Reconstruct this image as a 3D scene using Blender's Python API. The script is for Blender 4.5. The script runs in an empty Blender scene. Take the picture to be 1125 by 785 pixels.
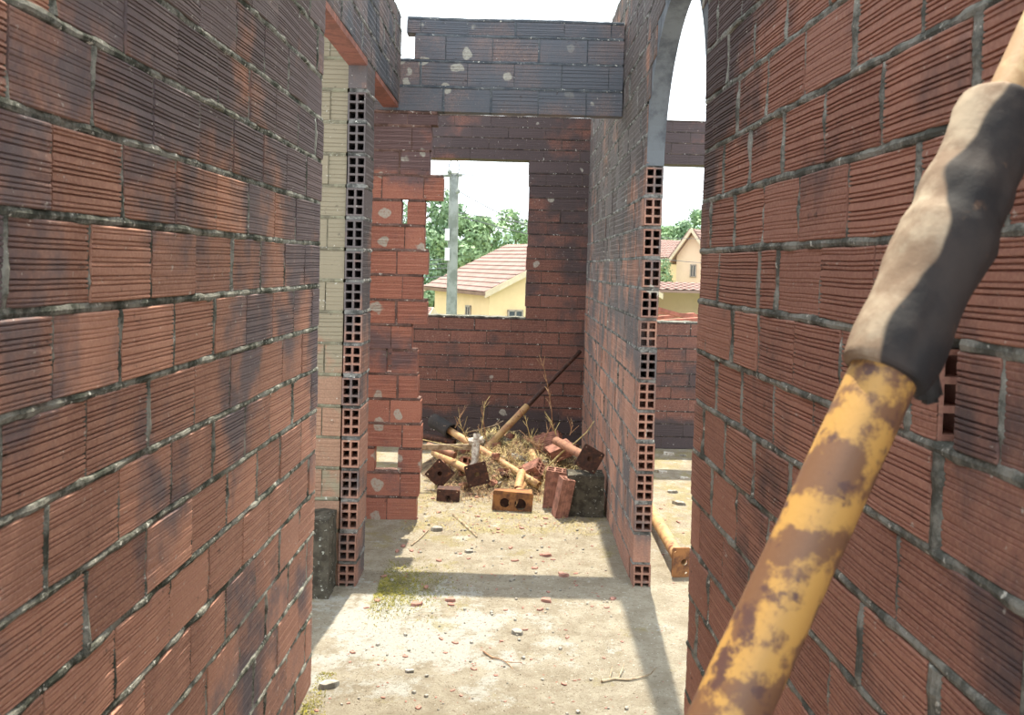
import bpy, bmesh, math, random
from mathutils import Vector, Matrix, noise
C = bpy.context.scene.collection
R = random.Random(7)

# ---------------------------------------------------------------- camera
F, PX, PY = 900.0, 562.5, 320.0
EYE = Vector((0, 0, 1.7))
rho, pit = 0.028, math.atan(27 / 900)
fwd = Vector((0, math.cos(pit), -math.sin(pit)))
rt0 = Vector((1, 0, 0)); up0 = rt0.cross(fwd)
rt = rt0 * math.cos(rho) + up0 * math.sin(rho)
up = up0 * math.cos(rho) - rt0 * math.sin(rho)
cd = bpy.data.cameras.new('camera'); cam = bpy.data.objects.new('camera', cd); C.objects.link(cam)
cd.sensor_width = 36; cd.lens = F / 1125 * 36
cd.shift_y = -(392.5 - PY) / 1125; cd.shift_x = 0
cd.clip_start = 0.05; cd.clip_end = 500
M4 = Matrix((rt, up, -fwd)).transposed().to_4x4(); M4.translation = EYE
cam.matrix_world = M4
cd.dof.use_dof = True; cd.dof.focus_distance = 4.5; cd.dof.aperture_fstop = 9.0
bpy.context.scene.camera = cam

# ---------------------------------------------------------------- light
sc = bpy.context.scene
sc.view_settings.view_transform = 'Standard'; sc.view_settings.look = 'None'
sc.view_settings.gamma = 1; sc.view_settings.use_curve_mapping = False
sc.view_settings.exposure = 0.80
w = bpy.data.worlds.new('world'); sc.world = w; w.use_nodes = True
bg = w.node_tree.nodes['Background']; bg.inputs[0].default_value = (0.86, 0.94, 1.0, 1); bg.inputs[1].default_value = 1.6
sd = bpy.data.lights.new('sun', 'SUN'); sd.energy = 6.0; sd.color = (1.0, 0.93, 0.78); sd.angle = math.radians(0.6)
sun = bpy.data.objects.new('sun', sd); C.objects.link(sun)
SUN = Vector((0.026, 0.375, 1.0)).normalized()
sun.rotation_euler = SUN.to_track_quat('Z', 'Y').to_euler(); sun.location = (0, 6, 12)

# ---------------------------------------------------------------- pixel helpers
def ray(px, py): return rt * ((px - PX) / F) + up * ((PY - py) / F) + fwd
def at(px, py, Y):
    r = ray(px, py); return EYE + r * (Y / r.y)
def gnd(px, py, Z=0.0):
    r = ray(px, py); return EYE + r * ((Z - EYE.z) / r.z)

# ---------------------------------------------------------------- materials
def mat(name, rough=0.9, spec=0.2, metal=0.0):
    m = bpy.data.materials.new(name); m.use_nodes = True
    nt = m.node_tree; b = nt.nodes['Principled BSDF']
    b.inputs['Roughness'].default_value = rough; b.inputs['Metallic'].default_value = metal
    b.inputs['Specular IOR Level'].default_value = spec
    return m, nt, b
def N(nt, t, **k):
    n = nt.nodes.new(t)
    for a, v in k.items():
        if a.startswith('_'): n.inputs[a[1:]].default_value = v
        else: setattr(n, a, v)
    return n
def coords(nt, scale=(1, 1, 1)):
    t = N(nt, 'ShaderNodeTexCoord'); mp = N(nt, 'ShaderNodeMapping'); mp.inputs['Scale'].default_value = scale
    nt.links.new(t.outputs['Object'], mp.inputs[0]); return mp.outputs[0]
def nz(nt, co, s, d=4, rough=0.6, off=None):
    n = N(nt, 'ShaderNodeTexNoise'); n.inputs['Scale'].default_value = s; n.inputs['Detail'].default_value = d
    n.inputs['Roughness'].default_value = rough
    if off:
        mp = N(nt, 'ShaderNodeMapping'); mp.inputs['Location'].default_value = off
        nt.links.new(co, mp.inputs[0]); co = mp.outputs[0]
    nt.links.new(co, n.inputs['Vector']); return n.outputs['Fac']
def ramp(nt, v, a, b, ca=0.0, cb=1.0):
    n = N(nt, 'ShaderNodeMapRange'); n.interpolation_type = 'SMOOTHSTEP'
    n.inputs[1].default_value = a; n.inputs[2].default_value = b; n.inputs[3].default_value = ca; n.inputs[4].default_value = cb
    nt.links.new(v, n.inputs[0]); return n.outputs[0]
def math2(nt, op, a, b):
    n = N(nt, 'ShaderNodeMath', operation=op)
    for i, v in enumerate((a, b)):
        if isinstance(v, (int, float)): n.inputs[i].default_value = v
        else: nt.links.new(v, n.inputs[i])
    return n.outputs[0]
def mix(nt, f, a, b, mode='MIX'):
    n = N(nt, 'ShaderNodeMix', data_type='RGBA', blend_type=mode)
    for s, v in ((0, f), (6, a), (7, b)):
        if isinstance(v, (int, float)): n.inputs[s].default_value = v
        elif isinstance(v, tuple): n.inputs[s].default_value = v + (1,) if len(v) == 3 else v
        else: nt.links.new(v, n.inputs[s])
    return n.outputs[2]
def bump(nt, b, h, s=0.4, d=0.01):
    n = N(nt, 'ShaderNodeBump'); n.inputs['Strength'].default_value = s; n.inputs['Distance'].default_value = d
    nt.links.new(h, n.inputs['Height']); nt.links.new(n.outputs[0], b.inputs['Normal'])

def brick_mat(name, dark=(0.22, 0.10, 0.072), light=(0.44, 0.205, 0.135), soot=(0.06, 0.055, 0.06), s0=0.50, s1=0.72,
              hgt=None, lichen=0.0, cream=0.0, sc_=2.2, var=0.6, streak=0.0, foot=0.0, lx=False, crumbs=0.5, far=None):
    m, nt, b = mat(name, 0.85, 0.25)
    co = coords(nt)
    at_ = N(nt, 'ShaderNodeAttribute', attribute_name='tint')
    sep = N(nt, 'ShaderNodeSeparateColor'); nt.links.new(at_.outputs['Color'], sep.inputs[0])
    n1 = nz(nt, co, 9, 5)
    f = math2(nt, 'ADD', math2(nt, 'ADD', math2(nt, 'MULTIPLY', sep.outputs[0], var), (0.62 - var) * 0.5), math2(nt, 'MULTIPLY', n1, 0.6))
    col = mix(nt, f, dark, light)
    # fine grain
    n2 = nz(nt, co, 120, 3)
    col = mix(nt, ramp(nt, n2, 0.35, 0.75, 0, 0.25), col, (0.62, 0.36, 0.24))
    # soot stains
    st = nz(nt, co, sc_, 6, 0.62)
    st = math2(nt, 'ADD', st, math2(nt, 'MULTIPLY', math2(nt, 'SUBTRACT', sep.outputs[1], 0.5), 0.07))
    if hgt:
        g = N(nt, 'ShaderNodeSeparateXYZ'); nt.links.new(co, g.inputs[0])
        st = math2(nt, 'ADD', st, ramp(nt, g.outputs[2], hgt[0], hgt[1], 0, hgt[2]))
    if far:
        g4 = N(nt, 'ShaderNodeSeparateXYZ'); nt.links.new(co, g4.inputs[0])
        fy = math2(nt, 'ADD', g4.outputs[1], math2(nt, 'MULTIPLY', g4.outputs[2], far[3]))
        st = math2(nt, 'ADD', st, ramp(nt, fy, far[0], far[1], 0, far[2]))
    if streak:
        st = math2(nt, 'ADD', st, math2(nt, 'MULTIPLY', math2(nt, 'SUBTRACT', nz(nt, coords(nt, (1, 1, 0.22)), 9, 4), 0.5), streak))
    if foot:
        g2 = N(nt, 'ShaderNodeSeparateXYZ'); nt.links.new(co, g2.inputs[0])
        st = math2(nt, 'ADD', st, ramp(nt, g2.outputs[2], 0.42, 0.18, 0, foot))  # darker towards the foot of the wall
    sm = ramp(nt, st, s0, s1)
    col = mix(nt, math2(nt, 'MULTIPLY', sm, 0.85), col, soot)
    # small dark pits
    n3 = nz(nt, co, 26, 4, 0.7, (3, 7, 1))
    col = mix(nt, ramp(nt, n3, 0.62, 0.74, 0, 0.7), col, (0.05, 0.04, 0.035))
    if cream:
        c1 = nz(nt, co, 3.2, 5, 0.6, (11, 2, 5))
        col = mix(nt, ramp(nt, c1, 0.62 - cream * 0.3, 0.72 - cream * 0.2, 0, 0.8), col, (0.33, 0.26, 0.15))
    # whitish lime crumbs
    n4 = nz(nt, co, 45, 3, 0.6, (5, 1, 9))
    col = mix(nt, ramp(nt, n4, 0.66, 0.74, 0, crumbs), col, (0.6, 0.57, 0.5))
    if lichen:
        v = N(nt, 'ShaderNodeTexVoronoi'); v.inputs['Scale'].default_value = 7.5
        w_ = N(nt, 'ShaderNodeVectorMath', operation='ADD'); nn = N(nt, 'ShaderNodeTexNoise'); nn.inputs['Scale'].default_value = 9
        nt.links.new(co, nn.inputs['Vector']); sc2 = N(nt, 'ShaderNodeVectorMath', operation='SCALE'); sc2.inputs['Scale'].default_value = 0.09
        nt.links.new(nn.outputs['Color'], sc2.inputs[0]); nt.links.new(co, w_.inputs[0]); nt.links.new(sc2.outputs[0], w_.inputs[1])
        nt.links.new(w_.outputs[0], v.inputs['Vector'])
        sp = N(nt, 'ShaderNodeSeparateColor'); nt.links.new(v.outputs['Color'], sp.inputs[0])
        kv = sp.outputs[0]
        if lx:
            g3 = N(nt, 'ShaderNodeSeparateXYZ'); nt.links.new(co, g3.inputs[0]); kv = math2(nt, 'ADD', kv, ramp(nt, g3.outputs[0], 0.1, -0.45, -0.10, 0.50))
        keep = ramp(nt, kv, 0.99 - lichen, 1.0 - lichen * 0.98)
        rad = ramp(nt, v.outputs['Distance'], 0.30, 0.24)
        mott = ramp(nt, nz(nt, co, 60, 3), 0.3, 0.55, 0.35, 0.85)
        col = mix(nt, math2(nt, 'MULTIPLY', math2(nt, 'MULTIPLY', keep, rad), mott), col, (0.42, 0.40, 0.34))
    nt.links.new(col, b.inputs['Base Color'])
    bump(nt, b, nz(nt, co, 90, 5, 0.7), 0.35, 0.004)
    return m
def mortar_mat(name, base=(0.36, 0.34, 0.30), dark=(0.06, 0.062, 0.05)):
    m, nt, b = mat(name, 0.95, 0.1); co = coords(nt)
    col = mix(nt, ramp(nt, nz(nt, co, 11, 7, 0.75), 0.40, 0.60), base, dark)
    col = mix(nt, ramp(nt, nz(nt, co, 42, 5, 0.7, (2, 2, 2)), 0.60, 0.68), col, (0.68, 0.66, 0.58))
    nt.links.new(col, b.inputs['Base Color']); bump(nt, b, nz(nt, co, 70, 6, 0.75), 0.9, 0.008)
    return m
def simple(name, c1, c2, s=8, rough=0.8, a=0.4, b_=0.6, metal=0.0, spec=0.25, c3=None, bs=0.3, s3=20, a3=0.58, b3=0.66):
    m, nt, b = mat(name, rough, spec, metal); co = coords(nt)
    col = mix(nt, ramp(nt, nz(nt, co, s, 6, 0.65), a, b_), c1, c2)
    if c3: col = mix(nt, ramp(nt, nz(nt, co, s3, 5, 0.65, (4, 8, 2)), a3, b3), col, c3)
    nt.links.new(col, b.inputs['Base Color']); bump(nt, b, nz(nt, co, s * 8, 5, 0.7), bs, 0.004)
    return m
M = {}
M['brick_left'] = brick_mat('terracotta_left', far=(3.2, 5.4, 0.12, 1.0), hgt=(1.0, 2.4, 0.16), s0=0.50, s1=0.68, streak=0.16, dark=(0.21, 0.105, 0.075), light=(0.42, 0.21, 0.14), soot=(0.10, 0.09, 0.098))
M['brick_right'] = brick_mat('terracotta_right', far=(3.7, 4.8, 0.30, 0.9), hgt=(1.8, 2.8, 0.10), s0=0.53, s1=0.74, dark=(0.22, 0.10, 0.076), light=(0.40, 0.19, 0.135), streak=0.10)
M['brick_part'] = brick_mat('terracotta_partition', dark=(0.20, 0.10, 0.075), light=(0.38, 0.20, 0.14), hgt=(0.7, 2.4, 0.24), s0=0.46, s1=0.66, soot=(0.085, 0.088, 0.092), lichen=0.05, streak=0.5, crumbs=0.8)
M['brick_upper'] = brick_mat('sooty_veiled_terracotta', dark=(0.11, 0.10, 0.11), light=(0.19, 0.145, 0.14), soot=(0.095, 0.112, 0.135), s0=0.30, s1=0.60, lichen=0.24, var=0.15, lx=True)  # soot colour raised to blue-grey, painting in the lens veil around the beam
M['brick_upper_left'] = brick_mat('sooty_veiled_terracotta_left', dark=(0.10, 0.09, 0.10), light=(0.20, 0.16, 0.15), soot=(0.075, 0.088, 0.105), s0=0.32, s1=0.60, var=0.2, streak=0.4, crumbs=0.9)  # soot with the same bluish veil painted into its colour
M['brick_cross'] = brick_mat('patchy_terracotta', dark=(0.25, 0.09, 0.07), light=(0.42, 0.17, 0.115), soot=(0.12, 0.09, 0.095), hgt=(1.9, 2.7, 0.28), s0=0.52, s1=0.70, lichen=0.42, var=0.45)
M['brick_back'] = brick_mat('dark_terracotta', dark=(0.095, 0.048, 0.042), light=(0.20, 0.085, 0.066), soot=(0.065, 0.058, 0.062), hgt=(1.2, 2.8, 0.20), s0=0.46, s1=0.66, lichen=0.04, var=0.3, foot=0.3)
M['brick_pale'] = brick_mat('stained_terracotta', dark=(0.22, 0.13, 0.09), light=(0.34, 0.20, 0.13), soot=(0.25, 0.225, 0.155), hgt=(0.9, 1.9, 0.30), s0=0.52, s1=0.62, var=0.3, streak=0.1, crumbs=0.9)
M['mortar'] = mortar_mat('mortar', (0.26, 0.25, 0.21), (0.055, 0.058, 0.045))
M['mortar_right'] = mortar_mat('mortar_right', (0.31, 0.30, 0.26), (0.10, 0.10, 0.085))
M['mortar_cross'] = mortar_mat('mortar_cross', (0.20, 0.12, 0.10), (0.10, 0.06, 0.05))
M['mortar_part'] = mortar_mat('mortar_partition', (0.24, 0.23, 0.21), (0.06, 0.06, 0.055))
M['mortar_pale'] = mortar_mat('mortar_pale', (0.27, 0.25, 0.17), (0.16, 0.14, 0.10))
M['mortar_dark'] = mortar_mat('mortar_dark', (0.13, 0.115, 0.11), (0.06, 0.055, 0.052))
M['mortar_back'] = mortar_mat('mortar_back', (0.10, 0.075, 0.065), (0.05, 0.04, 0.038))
M['mortar_upper'] = mortar_mat('mortar_upper', (0.13, 0.14, 0.15), (0.075, 0.085, 0.10))  # bluish to match the veil tint painted on the upper blocks
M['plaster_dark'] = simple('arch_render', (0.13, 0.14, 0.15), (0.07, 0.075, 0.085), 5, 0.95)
M['red_lintel'] = simple('red_clay_lintel', (0.27, 0.11, 0.08), (0.18, 0.08, 0.06), 12, 0.9)
M['concrete_moss'] = simple('mossy_concrete', (0.045, 0.038, 0.028), (0.09, 0.078, 0.058), 14, 0.95, c3=(0.42, 0.42, 0.36), s3=50, a3=0.6, b3=0.68, bs=0.8)
M['rust'] = simple('rusty_steel', (0.085, 0.04, 0.028), (0.045, 0.025, 0.02), 25, 0.75, c3=(0.18, 0.08, 0.04), bs=0.4)
M['rust_orange'] = simple('orange_rust', (0.30, 0.135, 0.05), (0.11, 0.05, 0.03), 10, 0.8, bs=0.4)
M['yellow_rust'] = simple('rusting_yellow_paint', (0.46, 0.255, 0.07), (0.17, 0.085, 0.045), 19, 0.5, 0.44, 0.55, spec=0.4, c3=(0.10, 0.05, 0.04), s3=26, a3=0.54, b3=0.64, bs=0.15)
M['yellow_paint'] = simple('faded_yellow_paint', (0.50, 0.33, 0.15), (0.36, 0.19, 0.10), 14, 0.6, c3=(0.18, 0.08, 0.05), bs=0.2)
M['brown_pipe'] = simple('brown_rust_pipe', (0.30, 0.15, 0.09), (0.17, 0.08, 0.055), 16, 0.8, bs=0.3)
M['tar'] = simple('charred_sleeve', (0.025, 0.023, 0.022), (0.045, 0.037, 0.033), 9, 0.8, c3=(0.16, 0.11, 0.08), s3=30, a3=0.62, b3=0.72, bs=0.25, spec=0.3)
def sleeve_material():
    m, nt, b = mat('charred_sleeve_with_pale_side', 0.8, 0.3); co = coords(nt)
    col = mix(nt, ramp(nt, nz(nt, co, 9, 6), 0.4, 0.6), (0.022, 0.020, 0.020), (0.045, 0.036, 0.032))
    col = mix(nt, ramp(nt, nz(nt, co, 30, 5, 0.65, (4, 8, 2)), 0.60, 0.70, 0, 0.6), col, (0.12, 0.07, 0.045))
    at_ = N(nt, 'ShaderNodeAttribute', attribute_name='pale_side')
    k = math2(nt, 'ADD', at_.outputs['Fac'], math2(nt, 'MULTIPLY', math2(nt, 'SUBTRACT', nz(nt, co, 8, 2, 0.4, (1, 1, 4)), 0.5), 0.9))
    pale_side = mix(nt, ramp(nt, nz(nt, co, 22, 5), 0.35, 0.65), (0.36, 0.285, 0.20), (0.21, 0.14, 0.09))
    col = mix(nt, ramp(nt, k, 0.46, 0.53), col, pale_side)  # pale tone over the sleeve's upper left side, edge broken by noise
    nt.links.new(col, b.inputs['Base Color']); bump(nt, b, nz(nt, co, 60, 5, 0.7), 0.3, 0.004); return m
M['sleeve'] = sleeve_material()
M['inner_tube'] = simple('straw_inner_tube', (0.50, 0.38, 0.20), (0.36, 0.22, 0.11), 20, 0.6, bs=0.15)
M['pinkbrick'] = simple('loose_brick_clay', (0.34, 0.16, 0.115), (0.19, 0.09, 0.065), 18, 0.9, bs=0.3)
M['chip'] = simple('shard_clay', (0.36, 0.185, 0.14), (0.22, 0.11, 0.085), 30, 0.9, bs=0.2)
M['stone'] = simple('grey_rubble', (0.36, 0.33, 0.28), (0.16, 0.14, 0.11), 30, 0.95, bs=0.5)
M['wood'] = simple('weathered_wood', (0.40, 0.32, 0.22), (0.22, 0.16, 0.10), 30, 0.9, bs=0.4)
M['twig'] = simple('dry_twig', (0.42, 0.27, 0.15), (0.24, 0.13, 0.08), 40, 0.9)
M['straw'] = simple('dry_straw', (0.55, 0.45, 0.22), (0.36, 0.27, 0.12), 30, 0.95)
M['splat'] = simple('cement_splashed', (0.66, 0.63, 0.55), (0.34, 0.28, 0.22), 40, 0.9, bs=0.6)
M['mound'] = simple('dirt_mound', (0.20, 0.15, 0.09), (0.09, 0.06, 0.04), 10, 1.0, c3=(0.38, 0.32, 0.17), bs=0.9)

def floor_material():
    m, nt, b = mat('dusty_concrete_floor', 0.95, 0.1); co = coords(nt)
    g = N(nt, 'ShaderNodeSeparateXYZ'); nt.links.new(co, g.inputs[0])
    col = mix(nt, ramp(nt, nz(nt, co, 7, 6, 0.7), 0.35, 0.65), (0.47, 0.41, 0.315), (0.35, 0.295, 0.215))
    # pale lime patches, thickest beside the left pillar
    dx = math2(nt, 'MULTIPLY', math2(nt, 'ADD', g.outputs[0], 0.45), 1.1); dy = math2(nt, 'SUBTRACT', g.outputs[1], 3.75)
    d = math2(nt, 'SQRT', math2(nt, 'ADD', math2(nt, 'MULTIPLY', dx, dx), math2(nt, 'MULTIPLY', dy, dy)), 0)
    k = math2(nt, 'ADD', nz(nt, co, 3.5, 7, 0.7, (1, 4, 0)), ramp(nt, d, 0.1, 1.0, 0.20, 0.0))
    col = mix(nt, ramp(nt, k, 0.58, 0.68, 0, 0.85), col, (0.56, 0.54, 0.48))
    # dry moss and straw dust
    e = math2(nt, 'ADD', nz(nt, co, 4.3, 7, 0.75, (9, 3, 0)), ramp(nt, g.outputs[1], 4.2, 5.6, 0, 0.10))
    col = mix(nt, ramp(nt, e, 0.58, 0.66, 0, 0.6), col, (0.36, 0.30, 0.13))
    col = mix(nt, ramp(nt, nz(nt, co, 55, 4, 0.7, (2, 0, 0)), 0.56, 0.64, 0, 0.65), col, (0.22, 0.175, 0.12))
    col = mix(nt, ramp(nt, nz(nt, co, 38, 2, 0.5, (7, 0, 0)), 0.70, 0.74, 0, 0.8), col, (0.45, 0.17, 0.12))
    col = mix(nt, ramp(nt, nz(nt, co, 80, 2, 0.5, (0, 6, 0)), 0.66, 0.72, 0, 0.8), col, (0.70, 0.68, 0.60))
    nt.links.new(col, b.inputs['Base Color']); bump(nt, b, nz(nt, co, 34, 8, 0.85), 1.0, 0.03)
    return m
M['floor'] = floor_material()

# ---------------------------------------------------------------- object helpers
def link(o): C.objects.link(o); return o
def meta(o, label, cat, group=None, kind=None):
    o['label'] = label; o['category'] = cat
    if group: o['group'] = group
    if kind: o['kind'] = kind
    return o
def thing(name, loc, label, cat, group=None, kind=None):
    o = bpy.data.objects.new(name, None); o.empty_display_size = 0.05; link(o); o.location = loc
    return meta(o, label, cat, group, kind)
def obj(name, bm, m, parent=None, world=False, smooth=False, label=None):
    """links bm as one mesh object; with world=True and a parent the mesh is given in world coordinates"""
    if world and parent is not None:
        bmesh.ops.transform(bm, matrix=parent_inv(parent), verts=bm.verts)
    me = bpy.data.meshes.new(name); bm.to_mesh(me); bm.free()
    for mm in (m if isinstance(m, (list, tuple)) else [m]): me.materials.append(mm)
    if smooth:
        for p in me.polygons: p.use_smooth = True
    o = bpy.data.objects.new(name, me); link(o)
    if parent is not None: o.parent = parent
    if label: o['label'] = label
    return o
def parent_inv(p):
    mtx = Matrix.Identity(4); q = p
    while q is not None:
        mtx = Matrix.LocRotScale(q.location, q.rotation_euler, q.scale) @ mtx; q = q.parent
    return mtx.inverted()
def frame_to(a, b, roll=0.0):
    d = (b - a); q = d.to_track_quat('Z', 'Y').to_matrix().to_4x4()
    m = Matrix.Translation(a) @ q @ Matrix.Rotation(roll, 4, 'Z'); return m
def tube_bm(bm, a, b, r, r2=None, seg=16, wall=0.0, rings=1, jit=0.0, seed=0):
    """a pipe from a to b; open-ended with a bore when wall > 0"""
    r2 = r if r2 is None else r2; fr = frame_to(a, b); L = (b - a).length
    rows = []
    for i in range(rings + 1):
        t = i / rings; rr = r + (r2 - r) * t
        row = []
        for k in range(seg):
            an = 2 * math.pi * k / seg; p = Vector((math.cos(an), math.sin(an), 0))
            j = 1 + (jit * noise.noise(Vector((p.x * 2 + seed, p.y * 2, t * L * 12))) if jit else 0)
            row.append(bm.verts.new(fr @ (p * rr * j + Vector((0, 0, t * L)))))
        rows.append(row)
    for i in range(rings):
        for k in range(seg):
            bm.faces.new((rows[i][k], rows[i][(k + 1) % seg], rows[i + 1][(k + 1) % seg], rows[i + 1][k]))
    if wall:
        for end, row, rr in ((0, rows[0], r), (1, rows[-1], r2)):
            z = L * end; dz = min(0.12, L * 0.4) * (1 if end == 0 else -1)
            inn = [bm.verts.new(fr @ Vector((math.cos(2 * math.pi * k / seg) * (rr - wall), math.sin(2 * math.pi * k / seg) * (rr - wall), z))) for k in range(seg)]
            dp = [bm.verts.new(fr @ Vector((math.cos(2 * math.pi * k / seg) * (rr - wall), math.sin(2 * math.pi * k / seg) * (rr - wall), z + dz))) for k in range(seg)]
            for k in range(seg):
                k2 = (k + 1) % seg
                q = [(row[k], inn[k], inn[k2], row[k2]), (inn[k], dp[k], dp[k2], inn[k2])]
                for f in q: bm.faces.new(f if end == 0 else f[::-1])
            bm.faces.new(dp if end == 1 else dp[::-1])
    else:
        bm.faces.new(rows[0][::-1]); bm.faces.new(rows[-1])
def box_bm(bm, lo, hi, mtx=None):
    vs = [Vector((x, y, z)) for z in (lo[2], hi[2]) for y in (lo[1], hi[1]) for x in (lo[0], hi[0])]
    if mtx is not None: vs = [mtx @ v for v in vs]
    v = [bm.verts.new(p) for p in vs]
    for f in ((0, 2, 3, 1), (4, 5, 7, 6), (0, 1, 5, 4), (2, 6, 7, 3), (0, 4, 6, 2), (1, 3, 7, 5)): bm.faces.new([v[i] for i in f])
    return v
def plate_bm(w_, h_, t_, holes):
    """flat steel plate in the XZ plane (normal Y) with true round holes (x, z, r)"""
    bm = bmesh.new(); ed = []
    def loop(pts):
        vs = [bm.verts.new((x, 0, z)) for x, z in pts]
        for i in range(len(vs)): ed.append(bm.edges.new((vs[i], vs[(i + 1) % len(vs)])))
    c = 0.008
    loop([(-w_/2+c, -h_/2), (w_/2-c, -h_/2), (w_/2, -h_/2+c), (w_/2, h_/2-c), (w_/2-c, h_/2), (-w_/2+c, h_/2), (-w_/2, h_/2-c), (-w_/2, -h_/2+c)])
    for x, z, r in holes: loop([(x + r*math.cos(2*math.pi*k/14), z + r*math.sin(2*math.pi*k/14)) for k in range(14)])
    bmesh.ops.triangle_fill(bm, use_beauty=True, use_dissolve=False, edges=ed)
    g = bmesh.ops.extrude_face_region(bm, geom=bm.faces[:])
    bmesh.ops.translate(bm, vec=(0, t_, 0), verts=[e for e in g['geom'] if isinstance(e, bmesh.types.BMVert)])
    bmesh.ops.recalc_face_normals(bm, faces=bm.faces[:])
    return bm

# ---------------------------------------------------------------- brick walls
GRO = [(0.05, 0.5), (0.10, 0.5), (0.19, 1), (0.25, 0.8), (0.31, 1), (0.42, 0.6), (0.48, 1), (0.54, 0.8), (0.66, 1), (0.72, 0.7), (0.78, 1), (0.88, 0.5), (0.94, 0.7)]
class Wall:
    """hollow terracotta blocks laid in courses from A to B (ground points of the visible face);
    the wall's thickness goes to the side n (unit vector away from the visible face)"""
    def __init__(s, A, B, n, thick, seed=0, detail=2, joint=0.017, seg=0.012):
        s.A = Vector((A[0], A[1], 0)); s.B = Vector((B[0], B[1], 0)); s.L = (s.B - s.A).length
        s.u = (s.B - s.A).normalized(); s.n = Vector((n[0], n[1], 0)).normalized(); s.T = thick
        s.bm = bmesh.new(); s.tint = s.bm.loops.layers.color.new('tint'); s.seed = seed
        s.heads = (0.25, 0.3, 0.4, 0.5, 0.9); s.detail = detail; s.j = joint; s.seg = seg; s.rnd = random.Random(seed); s.col = (0.5, 0.5, 0.5, 1)
        s.flip = s.u.cross(s.n).z < 0
    def P(s, a, t, h): return s.A + s.u * a + s.n * t + Vector((0, 0, h))
    def face(s, vs, mi=0):
        try: f = s.bm.faces.new(vs if not s.flip else vs[::-1])
        except ValueError: return
        f.material_index = mi
        for l in f.loops: l[s.tint] = s.col
    def wob(s, a, h): return 0.005 * noise.noise(Vector((a * 1.7 + s.seed, h * 3, 0))) + 0.002 * noise.noise(Vector((a * 9, h * 11, s.seed)))
    def brick(s, a0, a1, h0, h1, hole0=False, hole1=False, depth=None, cols=2, rows=3, mi=0):
        r = s.rnd; s.col = (r.random(), r.random(), r.random(), 1)
        dt = r.uniform(-0.0035, 0.0035) if depth is None else depth
        tilt = r.uniform(-0.006, 0.006); H = h1 - h0; T = s.T
        g = {2: GRO, 1: GRO[::2], 0: []}[s.detail]
        gd = r.choice((0.9, 1.0, 1.15, 0.7, 0.35)) * 0.0042 * (0.7 if s.detail < 2 else 1)
        inv = r.random() < 0.5
        prof = [(0.0, 0.003), (0.02, 0.0)]
        for c, k in g:
            c = 1 - c if inv else c
            wd = 0.015 if s.detail == 2 else 0.022
            prof += [(c - wd, 0), (c - wd * 0.4, gd * k), (c + wd * 0.4, gd * k), (c + wd, 0)]
        prof = sorted(prof + [(0.98, 0.0), (1.0, 0.003)])
        nseg = 3 if s.detail == 2 else 1
        rings = []
        for i in range(nseg + 1):
            f = i / nseg; a = a0 + (a1 - a0) * f
            ring = []
            e = 0.0015 if i in (0, nseg) else 0
            for side in (0, 1):
                for z, d in (prof if side == 0 else prof[::-1]):
                    h = h0 + H * z + tilt * (a - (a0 + a1) / 2)
                    ch = 0.0
                    if s.detail == 2 and i in (0, nseg) : ch = 0.003 * max(0, noise.noise(Vector((a * 30, h * 60, s.seed))))
                    t = (d + e + ch + dt) if side == 0 else (T - d - e + dt)
                    aa = a + (ch if i == 0 else -ch)
                    ring.append(s.bm.verts.new(s.P(aa, t, h + s.wob(a, h0))))
            rings.append(ring)
        n = len(rings[0])
        for i in range(nseg):
            for k in range(n):
                k2 = (k + 1) % n
                s.face([rings[i][k], rings[i + 1][k], rings[i + 1][k2], rings[i][k2]][::-1], mi)
        for hole, ring, a, sg in ((hole0, rings[0], a0, 1), (hole1, rings[-1], a1, -1)):
            if not hole:
                s.face(ring if sg < 0 else ring[::-1], mi); continue
            # open end: a lattice of webs around square cells running into the block
            ww = 0.011; cells_t = [(ww + (T - ww) / cols * i, (T - ww) / cols * (i + 1)) for i in range(cols)]
            cells_h = [(h0 + ww + (H - ww) / rows * i, h0 + (H - ww) / rows * (i + 1)) for i in range(rows)]
            ts = sorted({0.003, T - 0.003} | {x for c in cells_t for x in c}); hs = sorted({h0 + 0.002, h1 - 0.002} | {x for c in cells_h for x in c})
            off = s.wob(a, h0)
            dp = min(0.14, (a1 - a0) * 0.8) * sg
            def V(aa, t, h): return s.bm.verts.new(s.P(aa, t + dt, h + off))
            for i in range(len(ts) - 1):
                for k in range(len(hs) - 1):
                    t0, t1, z0, z1 = ts[i], ts[i + 1], hs[k], hs[k + 1]
                    mt, mz = (t0 + t1) / 2, (z0 + z1) / 2
                    cell = any(c[0] < mt < c[1] for c in cells_t) and any(c[0] < mz < c[1] for c in cells_h)
                    q = [V(a, t0, z0), V(a, t1, z0), V(a, t1, z1), V(a, t0, z1)]
                    if not cell: s.face(q if sg < 0 else q[::-1], mi)
                    else:
                        p = [V(a + dp, t0, z0), V(a + dp, t1, z0), V(a + dp, t1, z1), V(a + dp, t0, z1)]
                        for e in range(4):
                            e2 = (e + 1) % 4; ff = [q[e], p[e], p[e2], q[e2]]
                            s.face(ff if sg < 0 else ff[::-1], mi)
                        s.face(p if sg < 0 else p[::-1], mi)
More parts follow.
